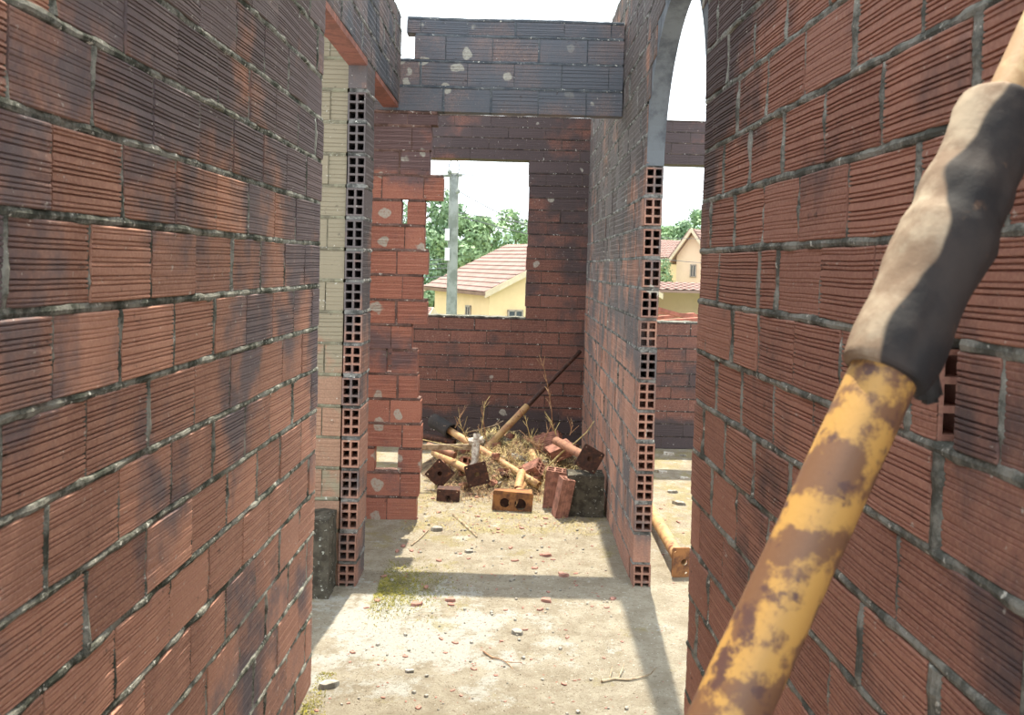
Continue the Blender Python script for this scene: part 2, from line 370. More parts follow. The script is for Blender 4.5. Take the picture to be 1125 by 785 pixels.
    def strip(s, a0, a1, h0, h1, horizontal, mi=1, fat=0.0):
        """a run of mortar squeezed unevenly out of a joint, on both faces"""
        s.col = (0.5, 0.5, 0.5, 1)
        L = (a1 - a0) if horizontal else (h1 - h0)
        if L < 0.004: return
        n = max(1, int(L / s.seg)); rings = []
        for i in range(n + 1):
            f = i / n
            a = a0 + (a1 - a0) * f if horizontal else (a0 + a1) / 2
            h = (h0 + h1) / 2 if horizontal else h0 + (h1 - h0) * f
            hw = ((h1 - h0) if horizontal else (a1 - a0)) / 2
            q = Vector((a * 14 + s.seed, h * 14, 0.3)); amp = 1.0 if s.detail == 2 else 0.5
            p0 = -0.001 + fat + 0.008 * amp * noise.noise(q) + 0.003 * amp * noise.noise(q * 4)
            p1 = -0.0045 + 0.006 * amp * noise.noise(q + Vector((0, 0, 9)))
            wu = hw + 0.003 + 0.005 * amp * noise.noise(q * 1.6 + Vector((0, 0, 5))); wl = hw + 0.003 + 0.005 * amp * noise.noise(q * 1.6 + Vector((0, 0, 15)))
            off = s.wob(a, h0 if horizontal else h0)
            pr = []
            for t, v in ((0.006, -wl * 1.0), (-p0, -wl * 0.6), (-p0 - 0.002, 0), (-p0, wu * 0.6), (0.006, wu), (s.T - 0.006, wu), (s.T + p1, wu * .5), (s.T + p1, -wl * .5), (s.T - 0.006, -wl)):
                if horizontal: pr.append(s.bm.verts.new(s.P(a, t, h + v + off)))
                else: pr.append(s.bm.verts.new(s.P(a + v, t, h + off)))
            rings.append(pr)
        m = len(rings[0])
        for i in range(n):
            for k in range(m):
                k2 = (k + 1) % m; q = [rings[i][k], rings[i + 1][k], rings[i + 1][k2], rings[i][k2]]
                s.face(q[::-1] if horizontal else q, mi)
        s.face(rings[0][::1] if not horizontal else rings[0][::-1], mi); s.face(rings[-1][::-1] if not horizontal else rings[-1], mi)
    def course(s, h0, h1, spans, L, phase, holes=(True, True), gaps=(), cols=2, rows=3, mats=None):
        """one course between heights h0 and h1; spans = solid stretches; gaps = wide joints [(a, width)]"""
        j = s.j
        for (b0, b1) in spans:
            cuts = []; k = math.floor((b0 - phase) / L)
            while phase + k * L < b1:
                c = phase + k * L
                if b0 + 0.05 < c < b1 - 0.05:
                    wj = j * s.rnd.choice(s.heads); c += s.rnd.uniform(-0.006, 0.006)
                    for ga, gw in gaps:
                        if abs(c - ga) < L * 0.5: wj = gw; c = ga
                    cuts.append((c, wj))
                k += 1
            a = b0
            for i, (c, wj) in enumerate(cuts + [(b1, 0)]):
                e = c - wj / 2
                mi = 0 if not mats else mats(a, e, h0)
                s.brick(a, e, h0 + j / 2, h1 - j / 2, hole0=(i == 0 and holes[0]), hole1=(i == len(cuts) and holes[1]), cols=cols, rows=rows, mi=mi)
                if wj: s.strip(e, c + wj / 2, h0 + j / 2, h1 - j / 2, False, fat=(-0.004 if wj < j * 0.6 else 0.0))
                a = c + wj / 2
            s.strip(b0 + 0.004, b1 - 0.004, h1 - j / 2, h1 + j / 2, True)
    def finish(s, name, mats, label, cat='wall'):
        bmesh.ops.remove_doubles(s.bm, verts=s.bm.verts[:], dist=0.00001)
        o = obj(name, s.bm, mats); meta(o, label, cat, kind='structure'); return o

CH, BL, B0 = 0.164, 0.249, -0.037
def H(k): return B0 + CH * k
# -- left corridor wall
XL = lambda y: -0.81 + 0.0144 * y
W = Wall((XL(-0.6), -0.6), (XL(3.25), 3.25), (-1, 0), 0.105, seed=3); W.heads = (0.35, 0.4, 0.5, 0.7)
for k in range(21):
    ph = 1.28 + 0.6 + (0 if k % 2 == 0 else BL / 2)
    gp = ()
    e = 3.85 + R.uniform(-0.012, 0.012)
    W.course(H(k), H(k + 1), [(0, e)], BL, ph, gaps=gp)
W.finish('wall_left', [M['brick_left'], M['mortar']], 'long ribbed terracotta block wall running along the left of the corridor')
# -- right corridor wall
XR = lambda y: 0.70 - 0.030 * y
W = Wall((XR(-0.6), -0.6), (XR(2.72), 2.72), (1, 0), 0.105, seed=11); W.heads = (0.35, 0.5, 0.7, 0.9, 1.2)
gapr = {9: [(2.93, 0.045)], 10: [(2.72, 0.03)], 8: [(2.25, 0.0), (1.86, 0.03)], 7: [(1.62, 0.05)], 6: [(1.84, 0.045), (1.60, 0.05)], 5: [(1.71, 0.03)], 12: [(1.80, 0.03)], 11: [(1.95, 0.022)]}
for k in range(21):
    ph = 1.115 + 0.6 + (0 if k % 2 == 1 else BL / 2)
    e = 3.32 + R.uniform(-0.008, 0.008)
    spans = [(0, e)]
    if k == 9: spans = [(0, 1.815), (1.868, e)]      # a block broken open next to the leaning prop
    W.course(H(k), H(k + 1), spans, BL, ph, gaps=[g for g in gapr.get(k, []) if g[1] > 0])
W.finish('wall_right', [M['brick_right'], M['mortar_right']], 'ribbed terracotta block wall with thick mortar joints along the right of the corridor')

# -- arched opening beyond the right wall
AY0, AY1, SPR, RISE = 2.72, 4.36, 2.256, 0.64
Aa = Vector((0.6175, AY0, 0)); Bb = Vector((0.690, AY1, 0)); LA = (Bb - Aa).length
def arch_h(a):
    t = (a - LA / 2) / (LA / 2 - 0.005)
    return SPR + RISE * math.sqrt(max(0, 1 - t * t))
W = Wall(Aa, Bb, (1, -0.044), 0.1, seed=21, seg=0.03)
for k in range(14, 22):
    hm = H(k + 1); sp = []
    if H(k) > SPR + RISE + 0.02: sp = [(0, LA)]
    elif hm > SPR:
        z = max(0.0, min(1.0, (H(k) - SPR) / RISE)); x = (LA / 2) * math.sqrt(max(0, 1 - z * z))
        sp = [(0, LA / 2 - x), (LA / 2 + x, LA)]
        sp = [q for q in sp if q[1] - q[0] > 0.05]
    if sp: W.course(H(k), H(k + 1), sp, BL, 0.1 + (k % 2) * BL / 2, holes=(False, False))
# curved soffit of rendered masonry, with thickness up to the stepped blocks
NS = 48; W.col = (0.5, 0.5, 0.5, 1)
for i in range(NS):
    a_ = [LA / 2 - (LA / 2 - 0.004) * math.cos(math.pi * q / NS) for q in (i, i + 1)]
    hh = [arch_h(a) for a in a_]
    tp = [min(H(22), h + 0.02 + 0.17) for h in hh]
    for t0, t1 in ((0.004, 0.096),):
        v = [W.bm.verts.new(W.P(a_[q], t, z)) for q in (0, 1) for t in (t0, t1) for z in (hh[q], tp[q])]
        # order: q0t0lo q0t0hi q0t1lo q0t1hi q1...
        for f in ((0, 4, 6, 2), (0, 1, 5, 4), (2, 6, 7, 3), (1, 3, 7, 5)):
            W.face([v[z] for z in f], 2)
W.finish('wall_right_arch', [M['brick_part'], M['mortar_dark'], M['plaster_dark']], 'arched opening in the dark block wall between the right corridor wall and the partition')

# -- partition wall with open block ends facing the camera
W = Wall((0.690, 4.36), (0.702, 7.8), (1, 0), 0.098, seed=31, seg=0.03)
for k in range(22):
    s0 = R.uniform(-0.006, 0.006)
    if k == 8: s0 = 0.05
    if k == 1: hl = (False, False)
    else: hl = (k < 15, False)
    if k in (9,): s0 = 0.02
    W.course(H(k), H(k + 1), [(s0, 3.44)], BL, 0.0 + (BL if k % 2 else BL / 2), holes=hl, gaps=([(1.55, 0.04)] if k in (11, 8) else ()))
W.finish('wall_partition', [M['brick_part'], M['mortar_part']], 'partition of ribbed terracotta blocks whose open cell ends face the corridor, right of the rubbish heap')

# -- left pillar with open cell ends
PLX = -0.774
W = Wall((PLX, 4.25), (PLX, 4.50), (-1, 0), 0.098, seed=41, seg=0.02)
for k in range(17):
    s0 = R.uniform(-0.008, 0.008)
    W.course(H(k), H(k + 1), [(s0, 0.25)], 0.6, 9, holes=(k != 16, False))
W.finish('wall_left_pier', [M['brick_part'], M['mortar_part']], 'narrow pier of hollow blocks with open cell ends at the left doorway', 'pillar')
W = Wall((PLX - 0.102, 4.262), (-2.6, 4.262), (0, 1), 0.1, seed=43, seg=0.03, detail=1)
for k in range(20): W.course(H(k), H(k + 1), [(0, 1.72)], BL, (BL / 2 if k % 2 else BL) - 0.03, holes=(False, False))
W.finish('wall_left_side', [M['brick_pale'], M['mortar_pale']], 'pale stained block wall seen through the left doorway behind the corridor wall')

# -- upper left wall over the two doorways
W = Wall((-0.775, 3.25), (-0.768, 5.40), (-1, 0), 0.1, seed=47, seg=0.02)
for k in range(4):
    h0 = 2.742 + 0.158 * k
    if k == 3: W.course(h0, h0 + 0.085, [(0, 2.12)], BL, 0.2, holes=(False, False))
    else: W.course(h0, h0 + 0.158, [(0, 2.15)], BL, 0.1 + (k % 2) * 0.12, holes=(False, False))
W.finish('wall_left_upper', [M['brick_upper_left'], M['mortar_part']], 'sooty band of blocks bridging over the left doorways')
for y0, y1, nm, lb in ((3.25, 4.25, 'trim_1', 'red clay lintel over the nearer left doorway'), (4.50, 5.38, 'trim_2', 'red clay lintel over the farther left doorway')):
    bm = bmesh.new(); n = int((y1 - y0) / 0.24)
    for i in range(n):
        a = y0 + (y1 - y0) * i / n; b = y0 + (y1 - y0) * (i + 1) / n - 0.005
        box_bm(bm, (-0.874, a, 2.715 + R.uniform(-.003, .003)), (-0.775, b, 2.744))
    o = obj(nm, bm, M['red_lintel']); meta(o, lb, 'lintel', kind='structure')

# -- cross wall: jagged stub on the left carrying the high beam
CY = 5.40
def cx(px, h):  # x on the cross wall plane of a pixel column at height h
    y = 289 - (h - 1.7) / 0.006
    return at(px, y, CY).x
W = Wall((-2.6, CY), (0.688, CY), (0, 1), 0.1, seed=53, seg=0.02)
edges = [457, 460, 462, 463, 462, 459, 458, 452, 469, 464, 470, 466, 467, 487, 472, 474, 481]
CB = -0.016
for k, e in enumerate(edges):
    h0, h1 = CB + 0.164 * k, CB + 0.164 * (k + 1); hm = (h0 + h1) / 2
    if k == 16: h1 = 2.694
    E = cx(e, hm) + 2.6; sp = [(0, E)]
    if k == 2: sp = [(0, cx(411, hm) + 2.6), (cx(437, hm) + 2.6, E)]
    if k == 12: sp = [(0, cx(441, hm) + 2.6), (cx(447.5, hm) + 2.6, E)]
    if k == 6: sp = [(0, cx(424, hm) + 2.6), (cx(430, hm) + 2.6, E)]
    W.course(h0, h1, sp, 0.27 if k % 3 else 0.31, E - (0.13 if k % 2 else 0.20), holes=(False, False))
W.finish('wall_cross', [M['brick_cross'], M['mortar_cross']], 'jagged stub of patchy red blocks standing left of the rubbish heap')
W = Wall((-1.2, CY), (0.689, CY), (0, 1), 0.1, seed=57, seg=0.02, detail=1)
rows_ = [(2.696, 2.864), (2.864, 3.032), (3.032, 3.20), (3.20, 3.305)]
for k, (h0, h1) in enumerate(rows_):
    x0 = {2: cx(455.5, 3.1), 3: cx(447, 3.25)}.get(k, -1.15)
    sp = [(x0 + 1.2, 1.888)]
    if k >= 2: sp = [(x0 + 1.2, 1.888)]
    W.course(h0, h1, sp, 0.31, 0.1 + (k % 2) * 0.15, holes=(False, False))
W.finish('wall_beam', [M['brick_upper'], M['mortar_upper']], 'high sooty block beam with pale lichen spots spanning the corridor', 'beam')

# -- back wall with two window openings, blocks laid flat
BY = 7.80; bx = lambda px, py=320: at(px, py, BY).x
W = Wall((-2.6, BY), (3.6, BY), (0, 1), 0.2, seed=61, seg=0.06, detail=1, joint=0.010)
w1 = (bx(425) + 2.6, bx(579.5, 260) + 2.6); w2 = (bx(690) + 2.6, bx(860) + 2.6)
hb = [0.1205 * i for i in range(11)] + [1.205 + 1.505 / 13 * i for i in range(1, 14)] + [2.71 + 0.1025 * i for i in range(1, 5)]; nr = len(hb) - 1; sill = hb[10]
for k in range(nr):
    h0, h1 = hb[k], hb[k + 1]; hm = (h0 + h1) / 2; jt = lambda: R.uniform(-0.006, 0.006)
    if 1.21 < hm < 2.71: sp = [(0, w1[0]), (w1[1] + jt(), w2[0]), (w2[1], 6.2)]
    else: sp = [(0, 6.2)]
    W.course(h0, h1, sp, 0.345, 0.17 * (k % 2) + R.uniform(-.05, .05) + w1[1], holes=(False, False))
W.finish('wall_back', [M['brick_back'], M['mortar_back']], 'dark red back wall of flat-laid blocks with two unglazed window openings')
# thin mortar beds on the sills
for i, (a, b) in enumerate((w1, w2)):
    bm = bmesh.new(); n = 40; prev = None
    for q in range(n + 1):
        x = a - 2.6 + (b - a) * q / n; z = sill + 0.016 + 0.006 * noise.noise(Vector((x * 12, 0, i)))
        ring = [bm.verts.new(p) for p in ((x, BY + 0.002, sill - 0.004), (x, BY + 0.004, z), (x, BY + 0.195, z), (x, BY + 0.198, sill - 0.004))]
        if prev:
            for k in range(3): bm.faces.new((prev[k], prev[k + 1], ring[k + 1], ring[k]))
        prev = ring
    o = obj('trim_%d' % (i + 3), bm, M['mortar']); meta(o, 'rough mortar bed along the sill of the %s window opening' % ('left' if i == 0 else 'right'), 'window sill', kind='structure')

# ---------------------------------------------------------------- floor
def floor_z(x, y):
    return 0.006 * noise.noise(Vector((x * 1.3, y * 1.3, 0))) + 0.004 * noise.noise(Vector((x * 6, y * 6, 3))) + 0.0022 * noise.noise(Vector((x * 25, y * 25, 7)))
bm = bmesh.new()
xs = [-2.7 + 0.03 * i for i in range(int(6.4 / 0.03) + 1)]; ys = [-0.9 + 0.03 * i for i in range(int(9.5 / 0.03) + 1)]
g = [[bm.verts.new((x, y, floor_z(x, y))) for x in xs] for y in ys]
for j in range(len(ys) - 1):
    for i in range(len(xs) - 1): bm.faces.new((g[j][i], g[j][i + 1], g[j + 1][i + 1], g[j + 1][i]))
x0, x1, y0, y1 = xs[0], xs[-1], ys[0], ys[-1]
bl = [bm.verts.new(p) for p in ((x0, y0, -0.22), (x1, y0, -0.22), (x1, y1, -0.22), (x0, y1, -0.22))]
bm.faces.new(bl[::-1])
bm.faces.new([bl[0], bl[1]] + g[0][::-1]); bm.faces.new([bl[2], bl[3]] + g[-1])
bm.faces.new([bl[1], bl[2]] + [r_[-1] for r_ in g][::-1]); bm.faces.new([bl[3], bl[0]] + [r_[0] for r_ in g])
o = obj('floor', bm, M['floor'], smooth=False); meta(o, 'dusty concrete floor slab strewn with brick dust, straw and dry moss', 'floor', kind='structure')

# mossy concrete footing in the left doorway
def lumpy_box(lo, hi, amp, seed, n=7):
    bm = bmesh.new(); box_bm(bm, lo, hi)
    bmesh.ops.subdivide_edges(bm, edges=bm.edges[:], cuts=n, use_grid_fill=True)
    for v in bm.verts:
        q = v.co * 9 + Vector((seed, 0, 0)); v.co += noise.noise_vector(q) * amp + noise.noise_vector(q * 3) * amp * 0.4
    return bm
p0 = gnd(347, 650); p1 = gnd(369, 650)
o = obj('concrete_footing', lumpy_box((-1.15, 4.08, -0.01), (-0.885, 4.262, 0.40), 0.012, 4), M['concrete_moss'])
meta(o, 'dark mossy concrete footing against the pale wall behind the left doorway', 'concrete block')

# ---------------------------------------------------------------- leaning prop in the foreground
T = at(1118, 88, 0.93); A_ = at(800, 785, 0.73)
dirn = (A_ - T); tg = (0.012 - T.z) / dirn.z; G = T + dirn * tg
print('prop base', G, 'top', T)
prop = thing('steel_prop', (G.x, G.y, 0.0), 'large blotchy yellow steel prop with a dark charred sleeve leaning in the right foreground', 'prop')
ax = (T - G).normalized()
def s_at(px, py):  # distance along the prop closest to a viewing ray
    r = ray(px, py).normalized(); w0 = G - EYE; b_ = ax.dot(r); d_ = ax.dot(w0); e_ = r.dot(w0)
    return (b_ * e_ - d_) / (1 - b_ * b_)
sA, sB, sT = s_at(985, 415), s_at(1098, 118), (T - G).length
print('sleeve', sA, sB, sT)
bm = bmesh.new(); tube_bm(bm, G, G + ax * (sA + 0.03), 0.0325, seg=48, wall=0.004, rings=60, jit=0.02, seed=2)
obj('outer_tube', bm, M['yellow_rust'], prop, world=True, smooth=True, label='yellow paint flaking to brown rust')
# end of the inner tube meets the right wall
te = sT
for _ in range(200):
    p = G + ax * te
    if p.x + 0.034 < XR(p.y) - 0.002: te += 0.002
    else: break
bm = bmesh.new(); tube_bm(bm, G + ax * (sB - 0.05), G + ax * te, 0.0245, seg=40, wall=0.004, rings=8)
obj('inner_tube', bm, M['inner_tube'], prop, world=True, smooth=True, label='pale straw-coloured tube')
# sleeve: a turned, dented collar
fr = frame_to(G + ax * sA, G + ax * sB); LS = sB - sA
pr = [(-0.012, 0.034), (-0.010, 0.044), (0.0, 0.0475), (0.10, 0.050), (0.20, 0.0485), (0.30, 0.050), (0.42, 0.0535), (0.50, 0.0545), (0.56, 0.0500), (0.66, 0.0515), (0.74, 0.0475), (0.82, 0.0490), (0.93, 0.0520), (0.985, 0.0520), (1.0, 0.048), (1.0, 0.027)]
bm = bmesh.new(); rings = []; seg = 56; fine = []; cl = bm.verts.layers.float.new('pale_side'); upd = (Vector((-0.75, -0.05, 0.62)) - ax * Vector((-0.75, -0.05, 0.62)).dot(ax)).normalized()
for i in range(len(pr) - 1):
    for q in range(5): f = q / 5; fine.append((pr[i][0] * (1 - f) + pr[i + 1][0] * f, pr[i][1] * (1 - f) + pr[i + 1][1] * f))
fine.append(pr[-1])
for z, r in fine:
    ring = []
    for k in range(seg):
        an = 2 * math.pi * k / seg; d = Vector((math.cos(an), math.sin(an), 0))
        rr = r * 0.90 + 0.0035 * noise.noise(Vector((d.x * 1.5, d.y * 1.5, z * 5))) + 0.0012 * noise.noise(Vector((d.x * 5, d.y * 5, z * 16)))
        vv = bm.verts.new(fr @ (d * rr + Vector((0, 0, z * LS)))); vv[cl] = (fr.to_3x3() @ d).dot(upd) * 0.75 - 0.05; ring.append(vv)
    rings.append(ring)
for i in range(len(rings) - 1):
    for k in range(seg): bm.faces.new((rings[i][k], rings[i][(k + 1) % seg], rings[i + 1][(k + 1) % seg], rings[i + 1][k]))
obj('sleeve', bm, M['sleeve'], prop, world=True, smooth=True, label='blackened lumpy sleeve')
# lug sticking out on the left of the sleeve and the small one under it
def lug(px, py, px2, py2, y, wd, th, name, m):
    a = at(px, py, y); b = at(px2, py2, y); bm = bmesh.new(); f = frame_to(a, b); L = (b - a).length
    box_bm(bm, (-wd, -th, 0), (wd, th, L), f); bmesh.ops.bevel(bm, geom=bm.edges[:], offset=min(wd, th) * 0.5, segments=3, affect='EDGES')
    obj(name, bm, m, prop, world=True, smooth=True)
pS = G + ax * s_at(1015, 268)
lug(1010, 272, 984, 296, pS.y, 0.012, 0.011, 'lug', M['inner_tube'])
lug(1018, 262, 1004, 247, pS.y, 0.010, 0.010, 'lug', M['inner_tube'])
pS = G + ax * s_at(1000, 410)
lug(1012, 400, 1022, 442, pS.y, 0.012, 0.012, 'lug', M['tar'])
bm = plate_bm(0.17, 0.17, 0.012, [(0, 0, 0.018), (-.06, -.06, .008), (.06, -.06, .008), (-.06, .06, .008), (.06, .06, .008)])
bmesh.ops.transform(bm, matrix=Matrix.Rotation(math.pi / 2, 4, 'X'), verts=bm.verts); bmesh.ops.translate(bm, vec=(0, 0, 0.006), verts=bm.verts)
obj('base_plate', bm, M['rust'], prop)

# ---------------------------------------------------------------- heap of rubbish in the back room
def mound_h(x, y):
    d = ((x + 0.0) / 0.72) ** 2 + ((y - 6.85) / 0.80) ** 2
    b = max(0.0, 1 - d); n = noise.noise(Vector((x * 4, y * 4, 2))) * 0.4 + noise.noise(Vector((x * 13, y * 13, 5))) * 0.22
    return b * 0.27 * (0.75 + n) + 0.003 + floor_z(x, y)
bm = bmesh.new(); nx, ny = 74, 96
g = [[bm.verts.new((-0.74 + 1.41 * i / nx, 6.03 + 1.7 * j / ny, 0)) for i in range(nx + 1)] for j in range(ny + 1)]
for r_ in g:
    for v in r_: v.co.z = mound_h(v.co.x, v.co.y) - (0.004 if ((v.co.x / 0.72) ** 2 + ((v.co.y - 6.85) / 0.80) ** 2) > 1 else 0)
for j in range(ny):
    for i in range(nx): bm.faces.new((g[j][i], g[j][i + 1], g[j + 1][i + 1], g[j + 1][i]))
o = obj('rubble_soil', bm, M['mound'], smooth=False); meta(o, 'low heap of soil and crumbled debris under the pile of rusty pipes', 'soil', kind='stuff')

def face_frame(c, nrm, roll):
    """frame with local -Y along nrm"""
    q = (-nrm).to_track_quat('Y', 'Z').to_matrix().to_4x4()
    return Matrix.Translation(c) @ q @ Matrix.Rotation(roll, 4, 'Y')
def old_prop(label, pc, y, size, roll, end, r=0.03, pm='yellow_paint', plm='rust', holes=None, h=None, tilt=(0, 0), endY=None):
    """a discarded prop: square plate facing the corridor at pixel pc, pipe running back to pixel end"""
    c = at(pc[0], pc[1], y); hs = (h or size)
    t = thing('steel_prop', (c.x, c.y, max(0.0, c.z - hs / 2)), label, 'prop', 'discarded steel props in the rubbish heap')
    if end: e = at(end[0], end[1], endY); nrm = (c - e).normalized()
    else: nrm = Vector((tilt[0], -1, tilt[1])).normalized(); e = None
    n2 = (nrm * 0.5 + Vector((0, -1.2, 0.12))).normalized()
    hl = holes if holes is not None else [(0, 0, size * 0.11), (-size * .38, -hs * .38, .005), (size * .38, -hs * .38, .005), (-size * .38, hs * .38, .005), (size * .38, hs * .38, .005)]
    bm = plate_bm(size, hs, 0.008, hl); bmesh.ops.transform(bm, matrix=face_frame(c, n2 if e else nrm, roll), verts=bm.verts)
    obj('base_plate', bm, M[plm], t, world=True)
    if e:
        bm = bmesh.new(); tube_bm(bm, c - nrm * 0.012, e, r, seg=20, wall=0.004, rings=8, jit=0.02, seed=size * 99)
        obj('pipe', bm, M[pm], t, world=True, smooth=True)
    return t
old_prop('rusty prop with a square plate tilted like a diamond, left front of the heap', (483, 520), 6.15, 0.165, 0.72, (488, 500), 0.03, 'brown_pipe', endY=6.9)
old_prop('rusty prop whose pipe slopes down to a square plate, below the white-splashed coupler', (524, 521), 6.05, 0.165, -0.25, (477, 497), 0.030, 'yellow_paint', endY=6.75)
t_c = old_prop('short rusty plate standing on edge, lowest at the left front of the heap', (492, 547), 5.84, 0.165, 0.02, (508, 545), 0.022, 'rust', h=0.12, endY=6.25)
t_d = old_prop('orange-rusted prop plate with two dark holes at the centre front of the heap', (563, 553), 5.66, 0.28, 0.06, (574, 532), 0.03, 'yellow_paint', 'rust_orange', holes=[(-0.055, 0.0, 0.034), (0.055, 0.0, 0.04), (-.12, -.06, .006), (.12, -.06, .006)], h=0.16, endY=6.1)
old_prop('brown prop with a dark square plate tilted above the mossy concrete block', (648, 504), 5.62, 0.16, 0.5, (611, 484), 0.032, 'brown_pipe', endY=6.15)
def flange(t, px, py, Y, lo, hi, m, name='flange'):
    c = at(px, py, Y); bm = bmesh.new(); box_bm(bm, [c[i] + lo[i] for i in range(3)], [c[i] + hi[i] for i in range(3)]); obj(name, bm, M[m], t, world=True)
flange(t_c, 492, 547, 5.84, (-0.08, 0.012, 0.046), (0.085, 0.13, 0.054), 'rust')
flange(t_c, 492, 547, 5.84, (0.072, 0.012, -0.055), (0.080, 0.13, 0.045), 'rust')
flange(t_d, 563, 553, 5.66, (-0.13, 0.014, 0.064), (0.135, 0.12, 0.072), 'rust_orange')
flange(t_d, 563, 553, 5.66, (-0.13, 0.075, -0.070), (0.135, 0.083, 0.062), 'rust', 'rear_plate')
def pipe(label, a, ya, b, yb, r, m='yellow_paint', name='steel_pipe', r2=None, sleeve=None, group='loose pipes in the rubbish heap'):
    A1, B1 = at(a[0], a[1], ya), at(b[0], b[1], yb)
    lo = A1 if A1.z < B1.z else B1
    t = thing(name, (lo.x, lo.y, max(0, lo.z - r)), label, 'pipe', group)
    bm = bmesh.new(); tube_bm(bm, A1, B1, r, r2, seg=18, wall=0.004 if r > 0.012 else 0, rings=12, jit=0.03, seed=a[0])
    obj('tube', bm, M[m], t, world=True, smooth=True)
    if sleeve:
        f0, f1, rs, ms = sleeve; bm = bmesh.new()
        tube_bm(bm, A1.lerp(B1, f0), A1.lerp(B1, f1), rs, seg=20, wall=0.006, rings=8, jit=0.10, seed=a[1])
        obj('sleeve', bm, M[ms], t, world=True, smooth=True)
    return t
pipe('long faded yellow pipe with a black collar lying across the heap', (480, 464), 6.95, (592, 533), 6.12, 0.029, sleeve=(-0.04, 0.16, 0.062, 'tar'))
pipe('tall pole leaning from the heap to the back right corner, pale below, dark above', (531, 496), 6.75, (637, 386), 7.72, 0.020, 'rust', name='leaning_pole', sleeve=(-0.02, 0.42, 0.030, 'yellow_paint'))
pipe('short pale pipe at the far left of the heap beside the jagged stub', (446, 473), 6.35, (456, 494), 6.2, 0.024, 'brown_pipe')
pipe('short yellow pipe standing steeply left of the hollow brick', (583, 495), 6.75, (597, 528), 6.3, 0.032)
pipe('short pinkish pipe lying behind the orange plate', (568, 505), 6.6, (600, 520), 6.5, 0.030, 'pinkbrick')
pipe('thin rusty pipe crossing low at the centre of the heap', (500, 496), 6.9, (560, 478), 7.3, 0.020, 'brown_pipe')
more = [('short yellow pipe piece poking up at the centre of the heap', (566, 486), 6.9, (556, 505), 6.6, .03, 'yellow_paint'),
        ('dark rusty pipe stub lying under the long yellow pipe', (540, 510), 6.45, (556, 524), 6.2, .03, 'rust'),
        ('pale pipe stub rising just behind the orange plate', (573, 519), 6.2, (569, 538), 5.95, .032, 'yellow_paint'),
        ('brown pipe lying behind the brown prop at the right rear', (596, 478), 7.1, (634, 492), 6.8, .03, 'brown_pipe'),
        ('dark pipe lying behind the diamond plate at the left of the heap', (459, 478), 6.9, (500, 486), 6.8, .03, 'rust'),
        ('pinkish pipe stub between diamond plate and coupler', (470, 489), 6.5, (500, 500), 6.35, .026, 'brown_pipe')]
for q in more: pipe(*q)
# flat bar with a cement-splashed coupler
A1, B1 = at(441, 491, 6.15), at(524, 490.5, 6.2)
t = thing('flat_bar', (A1.x, A1.y, A1.z - 0.01), 'thin flat steel bar lying level from the jagged stub to the splashed coupler', 'bar')
bm = bmesh.new(); box_bm(bm, (-0.012, -0.02, 0), (0.006, 0.02, (B1 - A1).length), frame_to(A1, B1, 0)); obj('bar', bm, M['wood'], t, world=True)
c0, c1 = at(524, 476, 6.18), at(521, 511, 6.12)
t = thing('pipe_coupler', c1, 'cement-splashed pale coupler crossing the pipes at the centre of the heap', 'coupler')
bm = bmesh.new(); tube_bm(bm, c1, c0, 0.028, seg=16, wall=0.006, rings=12, jit=0.35, seed=5); obj('body', bm, M['splat'], t, world=True)
cc = at(523, 484, 6.17); bm = bmesh.new(); tube_bm(bm, cc - Vector((0.055, 0, 0.005)), cc + Vector((0.055, 0, 0.01)), 0.026, seg=16, wall=0.006, rings=8, jit=0.3); obj('collar', bm, M['splat'], t, world=True)

# loose hollow bricks
def hollow_brick(label, c, rot, dims=(0.098, 0.15, 0.24), m='pinkbrick', group='loose hollow bricks in the heap', cols=2, rows=3):
    """block with cells running along local Z"""
    t = thing('hollow_brick', c, label, 'brick', group); t.rotation_euler = rot
    w_, h_, l_ = dims; bm = bmesh.new(); ww = 0.011
    ct = [(ww + (w_ - ww) / cols * i, (w_ - ww) / cols * (i + 1)) for i in range(cols)]; chh = [(ww + (h_ - ww) / rows * i, (h_ - ww) / rows * (i + 1)) for i in range(rows)]
    ts = sorted({0, w_} | {x for q in ct for x in q}); hs = sorted({0, h_} | {x for q in chh for x in q})
    V = lambda x, y, z: bm.verts.new((x - w_ / 2, y - h_ / 2, z))
    for i in range(len(ts) - 1):
        for k in range(len(hs) - 1):
            a, b, c_, d = ts[i], ts[i + 1], hs[k], hs[k + 1]
            cell = any(q[0] < (a + b) / 2 < q[1] for q in ct) and any(q[0] < (c_ + d) / 2 < q[1] for q in chh)
            if not cell:
                for z in (0, l_): bm.faces.new([V(a, c_, z), V(b, c_, z), V(b, d, z), V(a, d, z)])
            else:
                for e in (((a, c_), (b, c_)), ((b, c_), (b, d)), ((b, d), (a, d)), ((a, d), (a, c_))):
                    bm.faces.new([V(*e[0], 0), V(*e[1], 0), V(*e[1], l_), V(*e[0], l_)])
    # ribbed outer skin
    out = []
    for (x0_, y0_, x1_, y1_) in ((0, 0, w_, 0), (w_, 0, w_, h_), (w_, h_, 0, h_), (0, h_, 0, 0)):
        L = math.hypot(x1_ - x0_, y1_ - y0_); n = int(L / 0.006); nxn, nyn = (y1_ - y0_) / L, -(x1_ - x0_) / L
        for q in range(n): f = q / n; d = 0.0025 if (q % 3 == 1) else 0.0; out.append((x0_ + (x1_ - x0_) * f - nxn * d, y0_ + (y1_ - y0_) * f - nyn * d))
    lo = [V(x, y, 0) for x, y in out]; hi = [V(x, y, l_) for x, y in out]
    for q in range(len(out)): q2 = (q + 1) % len(out); bm.faces.new((lo[q], lo[q2], hi[q2], hi[q]))
    bmesh.ops.remove_doubles(bm, verts=bm.verts[:], dist=0.0001); bmesh.ops.recalc_face_normals(bm, faces=bm.faces[:])
    obj('block', bm, M[m], t)
    return t
